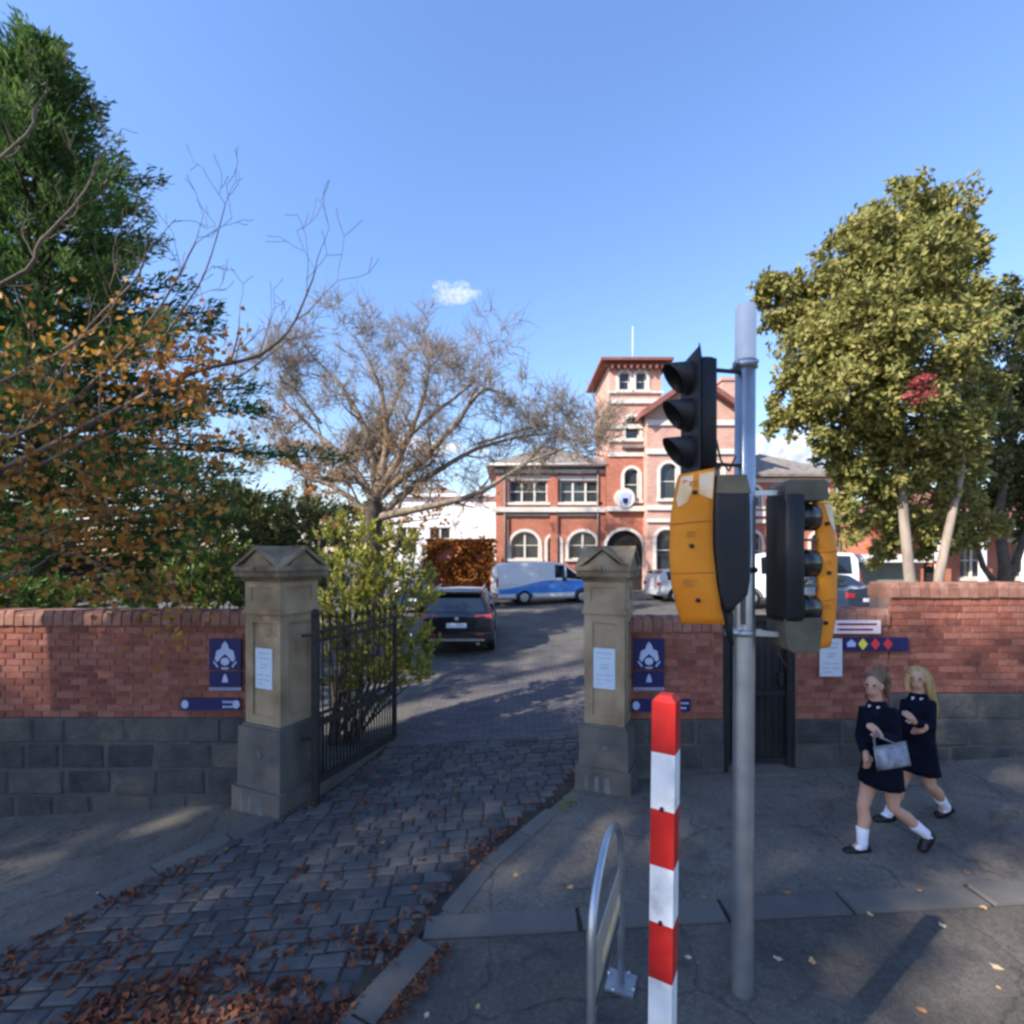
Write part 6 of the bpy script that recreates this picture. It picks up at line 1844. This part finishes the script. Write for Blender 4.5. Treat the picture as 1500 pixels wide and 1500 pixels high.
def person(label, Y, J, hairm, hair_pts, face, heel, coat_hem, skirt_hem, seed, hs=1.0):
    """J: joints as (x, y, depth offset) read off the photograph"""
    def q(k):
        v = J[k]; return px(v[0], v[1], Y + (v[2] if len(v) > 2 else 0))
    hip = q('hip'); zf = g(hip.x, Y)
    root = thing('person', label, 'person', (hip.x, Y, zf)); org = Vector(root.location)
    head = q('head'); neck = q('neck'); ch = q('chest')
    b = MB()
    # head with jaw, nose, ears
    F = Vector(face).normalized(); S = F.cross(Vector((0, 0, 1))).normalized()
    rot = Matrix((S, F, Vector((0, 0, 1)))).transposed()
    b.ball(head + Vector((0, 0, .015)), (.070 * hs, .086 * hs, .098 * hs), nu=18, nv=12, rot=rot)
    b.ball(head + F * .022 - Vector((0, 0, .045)), (.052 * hs, .058 * hs, .062 * hs), nu=14, nv=10, rot=rot)
    b.tube([head + F * .078 + Vector((0, 0, .015)), head + F * .094 - Vector((0, 0, .018))], [.008, .012], 6)
    for s in (-1, 1): b.ball(head + S * (.070 * hs * s) - Vector((0, 0, .008)), (.012, .018, .028), nu=8, nv=6, rot=rot)
    b.tube([head - Vector((0, 0, .06)), neck - Vector((0, 0, .03)), ch], [.048, .048, .06], 12)
    b.tube([ch + Vector((0, 0, .03)), (ch + hip) / 2, hip], [.105, .10, .12], 12)
    for s in ('n', 'f'):
        b.tube([q('sh_' + s), q('el_' + s), q('wr_' + s)], [.040, .033, .024], 10)
        b.tube([ch, q('sh_' + s)], [.06, .045], 8)
        wv, ev = q('wr_' + s), q('el_' + s); dv = q('ha_' + s) - wv
        hand(b, wv, dv, Vector((0, -1, .15)), .8, .7)
        h_, k_, a_ = q('hp_' + s), q('kn_' + s), q('an_' + s)
        calf = k_.lerp(a_, .32) + (Vector((.016, 0, 0)))
        b.tube([h_ + Vector((0, 0, .05)), h_, h_.lerp(k_, .5), k_, calf, k_.lerp(a_, .7), a_], [.070, .072, .062, .047, .049, .039, .032], 12)
        t_ = q('to_' + s)
        b.tube([a_, a_.lerp(t_, .6)], [.034, .026], 8)
    body = b.build('body', M['skin'], root, org); remesh(body, .0065, 4)
    for s in (-1, 1):
        e = MB(); e.ball(head + F * .079 + S * (.030 * s) + Vector((0, 0, .018)), .0105, nu=8, nv=6); e.build('eye', M['hairbrown'], body, org)
    e = MB(); e.ball(head + F * .076 - Vector((0, 0, .052)), (.022, .008, .006), nu=10, nv=6, rot=rot); e.build('mouth', mat('lip', [(.38, .13, .11), (.42, .16, .13)], 5, .5), body, org)
    # coat
    c = MB(); tw = J.get('twist', .3)
    rings = []
    top = neck.z - .025
    prof = [(0.0, .062, .06), (.03, .12, .085), (.07, .175, .105), (.16, .182, .118), (.28, .165, .115), (.40, .165, .115), (.52, .185, .13)]
    T = top - (coat_hem)
    for (t, rx, ry) in prof:
        z = top - T * t / .52; f = t / .52
        cc = neck.lerp(hip, min(1, (top - z) / max(.01, (neck.z - hip.z)))); cc.z = z
        rings.append(oval(cc, rx * J.get('w', 1.0), ry, 24, tw))
    c.loft(rings[::-1])
    for s in ('n', 'f'):
        sh, el, wr = q('sh_' + s), q('el_' + s), q('wr_' + s)
        inn = sh.lerp(ch, .45) + Vector((0, 0, .0))
        c.tube([inn, sh, sh.lerp(el, .5), el, el.lerp(wr, .5), el.lerp(wr, 1.0)], [.07, .066, .056, .052, .046, .043], 12)
    c.tube([neck + Vector((0, 0, .005)) - F * .01, neck - Vector((0, 0, .05))], [.062, .085], 14)
    coat = c.build('coat', M['cloth'], root, org); remesh(coat, .011, 4)
    for sgn in (-1, 1):
        p = neck - Vector((0, 0, .05)) + F * .075 + S * (.030 * sgn)
        e = MB(); e.prism([(-.018, -.05), (.018, -.03), (.02, .03), (-.012, .035)], -.004, .004); 
        e.v = [tuple(Vector(v) + p) for v in e.v]; e.build('collar', M['sock'], coat, org)
    # skirt with pleats
    c = MB(); rings = []
    hz = hip.z + .10; n = 48
    legs_mid = (q('kn_n') + q('kn_f')) / 2
    def on(leg, z):
        h_, k_ = q('hp_' + leg), q('kn_' + leg)
        t = max(0.0, min(1.0, (h_.z - z) / (h_.z - k_.z))); p = h_.lerp(k_, t); return p
    for i in range(7):
        t = i / 6; z = hz + (skirt_hem - hz) * t
        a_, c_ = on('n', z), on('f', z); cc = (a_ + c_) / 2; cc.z = z
        rx = abs(a_.x - c_.x) / 2 + .082 + .006 * t; ry = abs(a_.y - c_.y) / 2 + .125 + .02 * t
        if i == 0: rx, ry = .125, .11
        rings.append(oval(cc, rx, ry, n, 0, .035 * t, 12))
    inner = [[p + (Vector((sum(v.x for v in rg) / n, sum(v.y for v in rg) / n, p.z)) - p) * .04 for p in rg] for rg in (rings[-1], rings[0])]
    c.loft(rings + inner, 0, True, False); c.build('skirt', M['cloth'], root, org)
    for s in ('n', 'f'):
        k_, a_, t_ = q('kn_' + s), q('an_' + s), q('to_' + s); lift = heel[s]
        sk = MB(); u = (k_ - a_).normalized()
        sk.tube([a_ - u * .03, a_ + u * .01, a_ + u * .06, a_ + u * .13, a_ + u * .135], [.040, .041, .042, .048, .046], 14); sk.tube([a_ - u * .01, a_.lerp(t_, .45) - u * .012], [.040, .034], 12); so = sk.build('sock', M['sock'], root, org)
        f = MB(); hl = q('he_' + s)
        fd = (t_ - hl).normalized(); nn = (a_ - hl.lerp(t_, .25)); nn = (nn - fd * nn.dot(fd)).normalized()
        hl2 = hl + nn * .036 + fd * .036; tt = t_ + nn * .026 - fd * .03; md = hl.lerp(t_, .55) + nn * .032
        f.ball(hl2, (.040, .038, .038), nu=12, nv=8); f.tube([hl2, md, tt], [.038, .042, .034], 12); f.ball(tt, (.042, .040, .030), nu=12, nv=8)
        f.ball(hl2 + nn * .022 + fd * .012, (.044, .042, .034), nu=12, nv=8)
        f.tube([hl + fd * .03 + nn * .014, md - nn * .020, tt - nn * .012], [.026, .034, .026], 10)
        sh = f.build('shoe', M['shoe'], root, org); remesh(sh, .007, 2)
    h = MB()
    h.ball(head - F * .018 + Vector((0, 0, .042)), (.080 * hs, .088 * hs, .086 * hs), nu=16, nv=10, rot=rot)
    for (pts, rad) in hair_pts: h.tube([px(x, y, Y + d) for (x, y, d) in pts], rad, 10)
    ho = h.build('hair', hairm, root, org); remesh(ho, .009, 3)
    return root, org

J1 = dict(head=(1280, 1003), neck=(1285, 1027), chest=(1289, 1050), hip=(1290, 1112), twist=.55,
          sh_n=(1304, 1043, -.10), el_n=(1311, 1083, -.16), wr_n=(1290, 1078, -.24), ha_n=(1281, 1068, -.25),
          sh_f=(1269, 1041, .08), el_f=(1262, 1080, .02), wr_f=(1268, 1102, -.12), ha_f=(1270, 1114, -.14),
          hp_n=(1280, 1122, .05), kn_n=(1264, 1182, .03), an_n=(1263, 1236, .0), to_n=(1237, 1251, .0), he_n=(1276, 1250, .0),
          hp_f=(1303, 1120, -.05), kn_f=(1309, 1184, -.05), an_f=(1357, 1222, -.06), to_f=(1353, 1250, -.08), he_f=(1371, 1221, -.06), w=.95)
Y1 = 4.37
z1 = lambda y: CAM_H + (815 - y) / 750 * Y1
p1, o1 = person('student in navy coat and white socks carrying a grey bag, walking', Y1, J1, M['hairbrown'],
    [([(1288, 988, .04), (1297, 994, .06), (1298, 1008, .07)], [.05, .05, .035]), ([(1286, 984, .02), (1291, 978, .04)], [.05, .03]), ([(1297, 1005, .05), (1301, 1022, .06)], [.035, .02])],
    (-.78, -.62, -.12), dict(n=0, f=1), z1(1122), z1(1147), 1, .89)
def bag():
    root = thing('shoulder_bag', 'grey satin bag held against the hip of the walking student', 'bag', px(1306, 1130, Y1 - .30)); org = Vector(root.location)
    b = MB(); D = Y1 - .27
    cor = [px(1279, 1094, D), px(1327, 1085, D), px(1335, 1121, D), px(1285, 1131, D)]
    n = 6; rows = []
    r = random.Random(4)
    def P(u, v): return cor[0].lerp(cor[1], u).lerp(cor[3].lerp(cor[2], u), v)
    fr, bk = [], []
    for j in range(n + 1):
        for i in range(n + 1):
            u, v = i / n, j / n; e = (math.sin(math.pi * u) * math.sin(math.pi * v)) ** .45
            p = P(u, v); w = .055 * e * (.6 + .6 * v) + r.uniform(-.004, .004)
            fr.append(p + Vector((0, -w, 0))); bk.append(p + Vector((0, w * .9 + .001, 0)))
    W = n + 1
    fs = [(j * W + i, (j + 1) * W + i, (j + 1) * W + i + 1, j * W + i + 1) for j in range(n) for i in range(n)]
    b.add(fr, fs, 0, True); b.add(bk, [f[::-1] for f in fs], 0, True)
    me = b.build('bag_body', M['bag'], root, org)
    bm = bmesh.new(); bm.from_mesh(me.data); bmesh.ops.remove_doubles(bm, verts=bm.verts, dist=.012); bm.to_mesh(me.data); bm.free()
    b = MB(); b.tube([px(1282, 1096, D), px(1280, 1082, D - .01), px(1284, 1070, D - .0), px(1290, 1080, D - .01), px(1312, 1090, D)], .007, 6); b.build('strap', M['bag'], root, org)
    b = MB(); b.bar(px(1281, 1098, D - .03), px(1326, 1088, D - .03), .008, .012); b.build('flap_edge', M['galv'], root, org)
bag()

Y2 = 4.75
J2 = dict(head=(1343, 994), neck=(1345, 1016), chest=(1347, 1037), hip=(1346, 1092), twist=.35,
          sh_n=(1360, 1031, -.10), el_n=(1362, 1066, -.16), wr_n=(1340, 1058, -.22), ha_n=(1333, 1050, -.23),
          sh_f=(1330, 1030, .06), el_f=(1324, 1066, -.02), wr_f=(1338, 1072, -.16), ha_f=(1346, 1070, -.20),
          hp_n=(1353, 1100, -.05), kn_n=(1363, 1150, -.06), an_n=(1385, 1181, .04), to_n=(1372, 1198, .06), he_n=(1398, 1187, .06),
          hp_f=(1337, 1100, .06), kn_f=(1318, 1152, .06), an_f=(1302, 1191, .06), to_f=(1281, 1204, .05), he_f=(1312, 1203, .06), w=.9)
z2 = lambda y: CAM_H + (815 - y) / 750 * Y2
person('student in navy coat with long blond hair, walking beside the brick wall', Y2, J2, M['hairblond'],
    [([(1350, 984, .03), (1359, 995, .05), (1364, 1015, .05), (1370, 1040, .05), (1371, 1052, .05)], [.055, .045, .04, .032, .014]), ([(1333, 988, .0), (1329, 1000, .0), (1329, 1014, -.02)], [.04, .026, .014]), ([(1356, 990, -.02), (1361, 1010, -.05), (1366, 1034, -.06)], [.035, .026, .012])],
    (-.66, -.72, -.05), dict(n=1, f=0), z2(1104), z2(1127), 2, .89)

# school crests and cuffs on the coats are print-sized; the hand strap of the gate is plain
